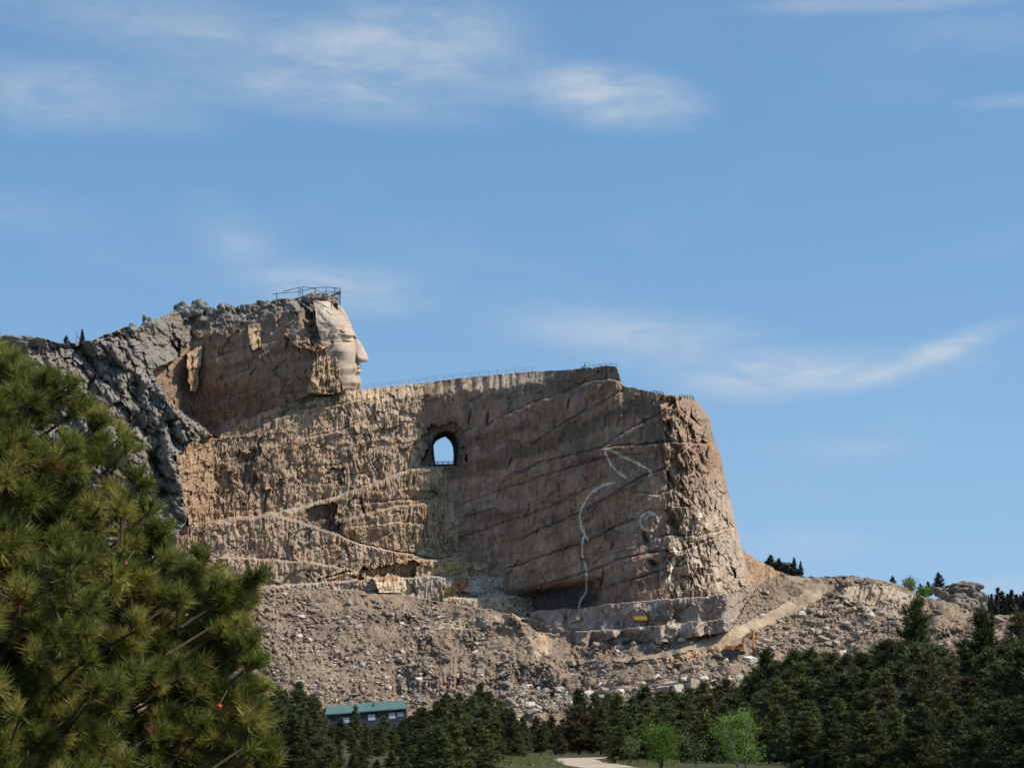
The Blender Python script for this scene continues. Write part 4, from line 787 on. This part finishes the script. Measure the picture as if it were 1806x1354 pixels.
# ------------------------------------------------------------------ trees
def blades(base, axis, n_, L, w, spread=(.25, 1.15), shoot=.0, rg=rng):
    m = len(base); b = np.repeat(base, n_, 0); a = np.repeat(axis, n_, 0)
    r = rg.normal(size=(m * n_, 3)); r -= a * (r * a).sum(1, keepdims=True); r /= np.linalg.norm(r, axis=1, keepdims=True) + 1e-9
    phi = rg.uniform(*spread, (m * n_, 1)); d = a * np.cos(phi) + r * np.sin(phi)
    ln = (np.repeat(np.asarray(L).reshape(-1, 1) if np.ndim(L) else np.full((m, 1), L), n_, 0)) * rg.uniform(.7, 1.1, (m * n_, 1))
    b = b + a * shoot * rg.random((m * n_, 1)) * ln
    s_ = np.cross(d, rg.normal(size=(m * n_, 3))); s_ /= np.linalg.norm(s_, axis=1, keepdims=True) + 1e-9
    return np.stack([b - s_ * w / 2, b + s_ * w / 2, b + d * ln], 1).reshape(-1, 3)
def tubes(segs, n=5):
    vs_, fs_, k = [], [], 0
    for a, b, r0, r1 in segs:
        a, b = np.asarray(a, float), np.asarray(b, float); d = b - a; d /= np.linalg.norm(d) + 1e-9; u_ = np.cross(d, (0.3, .9, .2)); u_ /= np.linalg.norm(u_); v_ = np.cross(d, u_); an = np.arange(n) * 2 * math.pi / n
        c = np.cos(an)[:, None] * u_ + np.sin(an)[:, None] * v_; vs_ += [a + c * r0, b + c * r1]
        for i in range(n): fs_.append((k + i, k + (i + 1) % n, k + n + (i + 1) % n, k + n + i))
        k += 2 * n
    return np.concatenate(vs_), np.array(fs_)
M_pine = mat_leaf('pine_needles', [(.036, .047, .017), (.065, .078, .025), (.118, .125, .038), (.185, .175, .055)], .55, .15, rnd=.35)
M_pine_brown = mat_leaf('browned_needles', [(.05, .052, .02), (.10, .082, .035), (.15, .095, .045)], .7, .15, rnd=.25)
M_pine_far = mat_leaf('far_pine_needles', [(.020, .028, .018), (.035, .045, .025), (.05, .06, .03)], .7, .1, rnd=.2)
def pine_proto(seed, rad=.22, lowest=.12, nb=64, per=13, blade=17, L=.62, w=.10, open_=.0, hgt=10.0):
    rg = np.random.default_rng(seed); tips, axes, segs = [], [], []
    bend = rg.normal(0, .18, 2)
    segs += [((0, 0, -.4), (bend[0] * .4, bend[1] * .4, hgt * .5), .17, .11), ((bend[0] * .4, bend[1] * .4, hgt * .5), (bend[0], bend[1], hgt * .97), .11, .03)]
    for i in range(nb):
        f = lowest + (1 - lowest) * (i + rg.random()) / nb; z = f * hgt; g_ = (f - lowest) / (1 - lowest)
        R = hgt * rad * (1 - g_) ** .72 * (.55 + .45 * min(1, (g_ + .1) * 3.0)) * 1.08 * rg.uniform(.6, 1.25) + .18
        a = rg.random() * 6.283; up = .15 + .65 * g_ + rg.uniform(-.15, .2); d = np.array([math.cos(a), math.sin(a), up]); d /= np.linalg.norm(d)
        o_ = np.array([bend[0] * f, bend[1] * f, z - R * up * .5]); segs.append((o_, o_ + d * R, .045, .012))
        k = max(3, int(per * (R / (hgt * rad)) * 1.3))
        for j in range(k):
            s_ = .3 + .7 * (j + rg.random()) / k; p_ = o_ + d * R * s_ + rg.normal(0, .26 * (R / 2 + .25), 3) * (1, 1, .6)
            ax = d * .7 + np.array([0, 0, .75]) + rg.normal(0, .35, 3); tips.append(p_); axes.append(ax / np.linalg.norm(ax))
    for j in range(7):
        p_ = np.array([bend[0], bend[1], hgt * (.93 + .012 * j)]) + rg.normal(0, .12, 3); tips.append(p_); ax = np.array([0, 0, 1]) + rg.normal(0, .3, 3); axes.append(ax / np.linalg.norm(ax))
    tips, axes = np.array(tips), np.array(axes)
    return tubes(segs), blades(tips, axes, blade, L, w, (.2, 1.25), .5, rg)
protos = []
for k, (rad, low, nb) in enumerate([(.24, .05, 84), (.21, .07, 80), (.27, .04, 90), (.19, .1, 76), (.23, .04, 88), (.30, .05, 84)]):
    (tv, tf), cv = pine_proto(40 + k, rad, low, nb)
    to = mesh_np('trunk', tv, tf, M_bark); co = mesh_np('crown', cv, np.arange(len(cv)).reshape(-1, 3), M_pine)
    cb_ = co.data.copy(); cb_.materials.clear(); cb_.materials.append(M_pine_brown); cf_ = co.data.copy(); cf_.materials.clear(); cf_.materials.append(M_pine_far)
    protos.append((to.data, co.data, cb_, cf_)); bpy.data.objects.remove(to); bpy.data.objects.remove(co)
def pine(px, pytop, Yv, k, label, group, mode=0, base=None, wide=1.0, name='pine_tree'):
    x = (px - W / 2) / F * Yv / (CT - ((H / 2 - 1300) / F) * ST) * 1.0; zt = float(P(px, pytop, Yv)[2]); zb = float(gz(x, Yv)) if base is None else float(P(px, base, Yv)[2]); x = float(P(px, pytop, Yv)[0])
    hh = (zt - zb) / 10.0; o = empty(name, (x, Yv, zb), random.uniform(0, 6.28)); o.scale = (hh * wide, hh * wide, hh); tag(o, label, 'tree', group)
    for nm, me in (('trunk', protos[k % 6][0]), ('crown', protos[k % 6][1 + mode])): link(bpy.data.objects.new(nm, me), o)
    return o
ordinal_ = ['first', 'second', 'third', 'fourth', 'fifth', 'sixth', 'seventh', 'eighth', 'ninth']
named = [(1612, 1066, 235, 1, 'tallest dark pine, its tip standing against the right rubble slope', 0, 1.0), (1736, 1084, 230, 3, 'second tallest pine top, near the right edge', 0, 1.0), (1640, 1160, 190, 2, 'brown-tinged pine in the stand at lower right', 1, 1.25), (1795, 1150, 120, 5, 'near dark pine cut by the right picture edge', 0, 1.5),
         (847, 1208, 380, 3, 'narrow pine top right of the green-roofed shed', 0, 1.0), (905, 1258, 260, 4, 'short reddish-brown pine left of the dirt road', 1, 1.2), (627, 1246, 420, 3, 'small pine in front of the green roof of the shed', 0, 1.0), (677, 1263, 400, 5, 'rounded low pine right before the shed windows', 0, 1.3), (530, 1206, 420, 0, 'dark pine left of the green-roofed shed', 0, 1.2),
         (1352, 1152, 250, 3, 'pine top just below the excavator and white boulder', 0, 1.1), (1022, 1218, 330, 1, 'pine at the right side of the dirt road entry', 0, 1.15), (645, 1300, 230, 5, 'brownish low pine below the shed', 1, 1.5), (1800, 1090, 300, 2, 'pine top rising behind the near right-edge pine', 1, 1.1)]
for px, py, Yv, k, lb, md, wd in named: pine(px, py, Yv, k, lb, 'pines of the stand below the slope', md, None, wd)
rs = random.Random(11)
for k_, (px, py) in enumerate([(586, 1276), (600, 1268), (614, 1280), (643, 1276), (660, 1282), (694, 1278), (709, 1270), (722, 1264), (733, 1256)]): pine(px, py, 438 - 3 * k_, k_ + 1, ordinal_[k_] + ' from the left of the low pines hiding the foot of the shed', 'low pines before the shed', 0, None, 1.7)
sky_line = [(440, 1205), (470, 1215), (520, 1212), (560, 1232), (580, 1262), (640, 1272), (720, 1272), (735, 1240), (760, 1228), (850, 1222), (900, 1240), (930, 1262), (1000, 1262), (1015, 1230), (1080, 1222), (1180, 1212), (1250, 1210), (1330, 1185), (1370, 1165), (1420, 1152), (1500, 1156), (1560, 1142), (1600, 1125), (1680, 1148), (1760, 1130), (1830, 1120)]
def stand(px):
    if px < 760: return 'of the crowded stand around the shed', 'pines around the shed'
    if px < 1100: return 'of the low stand behind the dirt road', 'pines behind the dirt road'
    if px < 1400: return 'of the middle stand below the boulder field', 'pines below the boulder field'
    return 'of the tall stand at the lower right', 'pines of the lower right stand'
ordinal = ['first', 'second', 'third', 'fourth', 'fifth', 'sixth', 'seventh', 'eighth', 'ninth', 'tenth', 'eleventh', 'twelfth', 'thirteenth', 'fourteenth', 'fifteenth', 'sixteenth', 'seventeenth', 'eighteenth', 'nineteenth', 'twentieth', 'twenty-first', 'twenty-second', 'twenty-third', 'twenty-fourth', 'twenty-fifth']
row_name = ['back-row', 'second-row', 'third-row', 'fourth-row', 'fifth-row', 'front-row']; count = {}
for row, (dY, drop, step) in enumerate([(0, 0, 24), (-45, 16, 30), (-95, 42, 36), (-150, 72, 46), (-205, 105, 58), (-268, 110, 24)]):
    x = 392 + rs.uniform(0, 10)
    while x < 1850:
        yt_ = float(np.interp(x, [p[0] for p in sky_line], [p[1] for p in sky_line])) + drop * (1.0 if x > 1300 else .48) + rs.uniform(-4, 16)
        far = float(np.interp(x, [440, 1000, 1300, 1500, 1800], [430, 390, 330, 270, 240])); Yv = max(far + dY * (far / 400), 118) + rs.uniform(-12, 12)
        gx_ = (x - W / 2) / F * Yv
        onr = Yv < 275 and abs(gx_ - np.interp(Yv, [p[1] for p in rp], [p[0] for p in rp])) < 4.5
        if row == 5 and x > 850: break
        if Yv < 262 and 915 < x < 1085: onr = True
        if Yv < 184 and 1085 < x < 1390: onr = True
        if 560 < x < 735 and row == 0: onr = True
        if row == 1 and 575 < x < 730: yt_ = max(yt_, 1283)
        if not onr:
            lb, gr = stand(x); md = 1 if rs.random() < .10 else 0; k_ = (row, gr); count[k_] = count.get(k_, 0) + 1
            pine(x, yt_, Yv, rs.randrange(6), ('brownish ' if md else 'dark green ') + row_name[row] + ' pine ' + lb + ', ' + ordinal[count[k_] - 1] + ' from the left', gr, md, None, rs.uniform(1.2, 1.65) * (1.2 if row > 1 else 1))
        x += step * rs.uniform(.7, 1.25)
for k_, x in enumerate(range(1092, 1400, 22)): pine(x + rs.uniform(-6, 6), 1276 + rs.uniform(-10, 14), 196 + rs.uniform(-6, 14), k_, 'low pine in the row behind the green bushes, ' + ordinal[k_] + ' from the left', 'low pines behind the green bushes', 0, None, 1.6)
# trees on the skyline
fg = 'small pines on the skyline'
for px, pt, pb, k, lb, wd in [(145, 581, 606, 3, 'slender dark pine on the far left skyline', .9), (117, 592, 608, 5, 'short bushy pine left of the slender skyline pine', 1.3), (1574, 1015, 1030, 5, 'tiny dark pine on the crest of the right ridge', 1.4), (1656, 1011, 1046, 2, 'lone pine standing on top behind the boulder outcrop', 1.35), (1637, 1026, 1052, 1, 'small pine left of the boulder outcrop', 1.2), (1622, 1030, 1055, 0, 'small dark pine among the light green bushes of the ridge', 1.3),
                          (1358, 979, 1005, 5, 'dark bush-like pine right of the cliff foot skyline', 1.5), (1373, 985, 1010, 2, 'second dark bushy pine right of the cliff skyline', 1.4), (1400, 984, 1014, 4, 'thin pine at the right end of the dark skyline clump', 1.0), (1387, 994, 1014, 5, 'low dark pine in the middle of the skyline clump', 1.6), (1412, 990, 1016, 3, 'outermost thin pine of the dark skyline clump', .9)]:
    pine(px, pt, 728 if px < 1300 else 745, k, lb, fg, 2, pb, wd)
x = 1725; fr_ = 0
while x < 1850:
    pine(x, 1040 + rs.uniform(-4, 12), 790 + rs.uniform(-20, 20), rs.randrange(6), ordinal[fr_] + ' dark bluish pine from the left in the far row at the right edge', 'far row of pines at the right edge', 2, 1096, rs.uniform(.75, 1.1)); x += rs.uniform(7, 11); fr_ += 1
# bare dead trees
def dead_tree(px, pt, pb, Yv, label):
    p0, p1 = P(px, pb, Yv), P(px, pt, Yv); o = tag(empty('dead_tree', p0), label, 'tree'); h_ = p1[2] - p0[2]; rg = np.random.default_rng(int(px)); segs = [((0, 0, 0), (0, 0, h_), .10, .03)]
    for k in range(9): z = h_ * (.3 + .07 * k); a = rg.random() * 6.28; l_ = h_ * .22 * (1.1 - k * .08); segs.append(((0, 0, z), (l_ * math.cos(a), l_ * math.sin(a), z + l_ * .8), .05, .015))
    v_, f_ = tubes(segs, 4); mesh_np('trunk', v_, f_, M_darkm, o)
dead_tree(135, 583, 607, 726, 'bare dead tree between the two pines on the left skyline'); dead_tree(1762, 1042, 1090, 770, 'bare grey snag among the far pines at right'); dead_tree(1790, 1044, 1090, 770, 'thin bare snag nearest the right edge in the far row')
# light green broadleaf bushes and saplings
M_leaf = mat_leaf('fresh_leaves', [(.09, .17, .022), (.15, .26, .035), (.24, .35, .06)], .5, .4); M_leaf2 = mat_leaf('far_leaves', [(.10, .16, .04), (.16, .22, .06)], .6, .3)
def bush(px, pt, pb, wpx, Yv, n_, label, mat, leaf=.10, stems=5, trunk_mat=M_bark, name='bush', cat='bush', seed=1, sparse=1.0):
    p0 = P(px, pb, Yv); h_ = P(px, pt, Yv)[2] - p0[2]; R = wpx / 2 * Yv / F; rg = np.random.default_rng(seed); o = tag(empty(name, p0), label, cat); segs = []; tips = []
    for k in range(stems):
        a = rg.random() * 6.28; l_ = R * rg.uniform(.2, .8); e = np.array([l_ * math.cos(a), l_ * math.sin(a), h_ * rg.uniform(.75, .98)]); prev = np.zeros(3)
        for j in range(1, 6):
            q_ = e * (j / 5) + rg.normal(0, .06 * h_ * .3, 3); segs.append((prev, q_, .035 * h_ / 3 * (1.1 - j / 6), .035 * h_ / 3 * (1.0 - j / 6))); 
            if j > 1:
                for b in range(3):
                    d = rg.normal(size=3); d[2] = abs(d[2]) * .6; t_ = q_ + d * R * .28; segs.append((q_, t_, .010, .004)); tips.append(t_)
            prev = q_
        tips.append(e)
    tips = np.array(tips); ti = tips[rg.integers(0, len(tips), n_)] + rg.normal(0, R * .17 * sparse, (n_, 3)); ax = rg.normal(size=(n_, 3)); ax[:, 2] += .3; ax /= np.linalg.norm(ax, axis=1, keepdims=True)
    s_ = np.cross(ax, rg.normal(size=(n_, 3))); s_ /= np.linalg.norm(s_, axis=1, keepdims=True); L = leaf * rg.uniform(.6, 1.2, (n_, 1))
    lv = np.stack([ti, ti + ax * L * .5 + s_ * L * .35, ti + ax * L, ti + ax * L * .5 - s_ * L * .35], 1).reshape(-1, 3)
    v_, f_ = tubes(segs, 5); mesh_np('stem', v_, f_, trunk_mat, o); mesh_np('leaves', lv, np.arange(len(lv)).reshape(-1, 4), mat, o)
bush(1166, 1284, 1360, 62, 168, 11000, 'bright green leafy bush right of the dirt road', M_leaf, .085, 13, seed=3); bush(1312, 1256, 1385, 100, 150, 5200, 'light green sapling with thin pale trunk at the bottom right', M_leaf, .085, 7, M_pale_bark, 'sapling', 'tree', 5, .62)
bush(1112, 1298, 1345, 40, 185, 500, 'small green shrub left of the bright green bush', M_leaf2, .12, 4, seed=6); bush(1230, 1300, 1360, 60, 175, 500, 'sparse green shrub between the bright bush and the sapling', M_leaf2, .12, 5, seed=7)
bush(1608, 1022, 1050, 34, 742, 900, 'pale green bush on the right ridge, leftmost', M_leaf2, .5, 6, seed=8); bush(1632, 1038, 1060, 34, 738, 900, 'bright green bush on the right ridge beside the outcrop', M_leaf, .5, 6, seed=9)
# boulder outcrop on the ridge
M_out = mat_plain('outcrop_stone', (.20, .165, .14), .95, .4, .35); oc = P(1690, 1075, 705); out = tag(empty('rock_outcrop', oc), 'dark brown outcrop of rounded stacked boulders on the right ridge', 'rock')
for k, (x, y, rx, rz, d) in enumerate([(1670, 1062, 22, 14, 0), (1662, 1045, 18, 9, 4), (1700, 1040, 24, 13, 3), (1712, 1035, 16, 8, 1), (1698, 1058, 22, 12, -3), (1684, 1068, 22, 10, -6), (1718, 1056, 18, 16, 2), (1712, 1072, 16, 11, -6), (1680, 1036, 12, 6, 5), (1728, 1066, 14, 16, 3), (1655, 1066, 10, 10, -2)]):
    o = knob(x, y, rx, rz, None, M_out, 20 + k, Yv=705 + d, name='stone'); o.location = Vector(o.location) - Vector(oc); o.parent = out
    for key in ('label', 'category', 'group'):
        if key in o: del o[key]
knob(1385, 1008, 34, 14, 'dark rock hump under the skyline clump right of the cliff', mat_plain('dark_stone', (.09, .085, .08), .95, .4, .3), 14, Yv=748); knob(1362, 1000, 18, 10, 'small dark rock at the left of the skyline clump', mat_plain('dark_stone', (.09, .085, .08), .95, .4, .3), 15, Yv=748)

# ------------------------------------------------------------------ the near pine at the left
YT = 21.0; tx = float(P(-62, 800, YT)[0]); fp = tag(empty('near_pine', (tx, YT, -2.0)), 'big near pine with long bright needle tufts filling the lower left', 'tree')
ZR = [(-1.6, 2.52), (-.05, 2.48), (.4, 2.4), (.95, 2.24), (1.43, 1.8), (1.9, 1.48), (2.38, 1.2), (2.76, .88), (3.1, .36), (3.3, .08), (3.6, .02)]
rg = np.random.default_rng(5); segs = [((0, 0, -.1), (0, 0, 3.0), .15, .10), ((0, 0, 3.0), (.03, 0, 5.5), .10, .02)]; tb, ta, ts = [], [], []
def tuft(p_, d, s_): tb.append(p_); ta.append(d / np.linalg.norm(d)); ts.append(s_)
def clump(c, d):                                     # a rounded head of several tufts at the end of a shoot
    k = rg.integers(4, 8); hue_now = rg.random()
    for q in range(k):
        o_ = rg.normal(size=3); o_ /= np.linalg.norm(o_); ax = d / np.linalg.norm(d) * .7 + o_ * .75 + np.array([0, 0, .45]); b0 = c - d / np.linalg.norm(d) * .10; e = b0 + ax / np.linalg.norm(ax) * rg.uniform(.06, .15)
        segs.append((b0, e, .006, .004)); tuft(e, ax, rg.uniform(.85, 1.1)); th.append(np.clip(hue_now + rg.normal(0, .12), 0, 1))
th = []; nbr = 620
for i in range(nbr):
    ze = 3.28 - 5.0 * ((i + rg.random()) / nbr) ** .72; Rm = float(np.interp(ze, [a for a, b in ZR], [b for a, b in ZR])) * (rg.uniform(.68, 1.04) if rg.random() < .78 else rg.uniform(.3, .7)); a = rg.random() * 6.283
    if math.sin(a) > .35 and rg.random() < .6: a = -a
    rise = Rm * rg.uniform(.15, .55); end = np.array([Rm * math.cos(a), Rm * math.sin(a), ze + 2.0]); st = np.array([0, 0, max(ze + 2.0 - rise, .1)])
    mid = st + (end - st) * .55 + np.array([0, 0, -.10 * Rm]); segs += [(st, mid, .030, .018), (mid, end, .018, .009)]
    d = end - mid; d /= np.linalg.norm(d); clump(end, d)
    for j in range(int(1 + Rm * 1.9)):
        s_ = rg.uniform(.35, .95); b = st + (mid - st) * (s_ / .55) if s_ < .55 else mid + (end - mid) * ((s_ - .55) / .45)
        sd_ = rg.normal(size=3); sd_[2] = abs(sd_[2]) * .6; sd_ = d * .55 + sd_ / np.linalg.norm(sd_) * .9; sd_ /= np.linalg.norm(sd_); e = b + sd_ * rg.uniform(.22, .5)
        segs.append((b, e, .010, .006)); clump(e, sd_)
for x, y in [(340, 1010), (400, 1040), (420, 1080), (450, 1110), (445, 1150), (455, 1190), (440, 1230), (450, 1265), (400, 1120), (380, 1160), (410, 1200), (400, 1260), (330, 1050), (300, 990), (290, 950), (250, 830), (215, 750), (470, 1290), (430, 1300), (380, 1300), (370, 968), (362, 985), (455, 992), (440, 1010), (425, 1030), (478, 1312), (484, 1330), (276, 912), (268, 880), (232, 770), (180, 722), (90, 650), (12, 622), (30, 650)]:
    p_ = P(x, y + 18, YT - .3) - np.array((tx, YT, -2.0)); b = p_ - np.array((.30, 0, .28)) * rg.uniform(.8, 1.3); segs.append((b, p_, .012, .007)); clump(p_, np.array([.5, -.2, .9])); clump(b + (p_ - b) * .35, np.array([.1, -.5, .8]))
edge_poly = [(290, 985), (430, 1020), (455, 1110), (445, 1260), (480, 1354), (320, 1354)]
for _ in range(150):
    x, y = rg.uniform(290, 480), rg.uniform(985, 1354)
    if inside(edge_poly, np.array([x]), np.array([y]))[0]:
        p_ = P(x, y, YT + rg.uniform(-.5, .7)) - np.array((tx, YT, -2.0)); b = p_ - np.array((.35, rg.normal(0, .15), .25)); segs.append((b, p_, .012, .007)); clump(p_, np.array([.5, -.2, .8]))
tb, ta, ts = np.array(tb), np.array(ta), np.array(ts); NB = 82
cv = blades(tb - ta * .05, ta, NB, (.135 * ts), .0085, (.10, 1.25), .7, rg); hue = np.array(th); yel = sst(.45, 1, hue)[:, None]
tc_ = C(.145, .160, .032) * (1 - yel) + C(.34, .30, .07) * yel; tc_ *= rg.uniform(.7, 1.25, (len(tb), 1)); dead = rg.random(len(tb)) < .012; tc_[dead] = C(.20, .10, .03)
ncol = np.repeat(tc_, NB, 0) * rg.uniform(.75, 1.25, (len(tb) * NB, 1)); M_near = mat_leaf('near_needles', None, .42, .33, True)
v_, f_ = tubes(segs[:2], 9); mesh_np('trunk', v_, f_, M_bark, fp); v_, f_ = tubes(segs[2:], 5); mesh_np('branches', v_, f_, M_bark, fp); mesh_np('needles', cv, np.arange(len(cv)).reshape(-1, 3), M_near, fp, np.repeat(ncol, 3, 0))
M_ball = mat_plain('red_berry', (.55, .06, .02), .5, .1)
for x, y, r_, lb in [(387, 1245, .021, 'small orange-red round thing low in the near pine'), (222, 993, .013, 'tiny red round thing halfway up the near pine')]:
    bm = bmesh.new(); bmesh.ops.create_uvsphere(bm, u_segments=14, v_segments=10, radius=r_); 
    for v in bm.verts: v.co.z *= .8
    o = tag(empty('red_fruit', P(x, y, YT - 2.3)), lb, 'fruit'); bm_obj('ball', bm, M_ball, o, True); bar_obj('stalk', (0, 0, r_ * .6), (.02, .3, .12), .004, M_bark, o, 5)
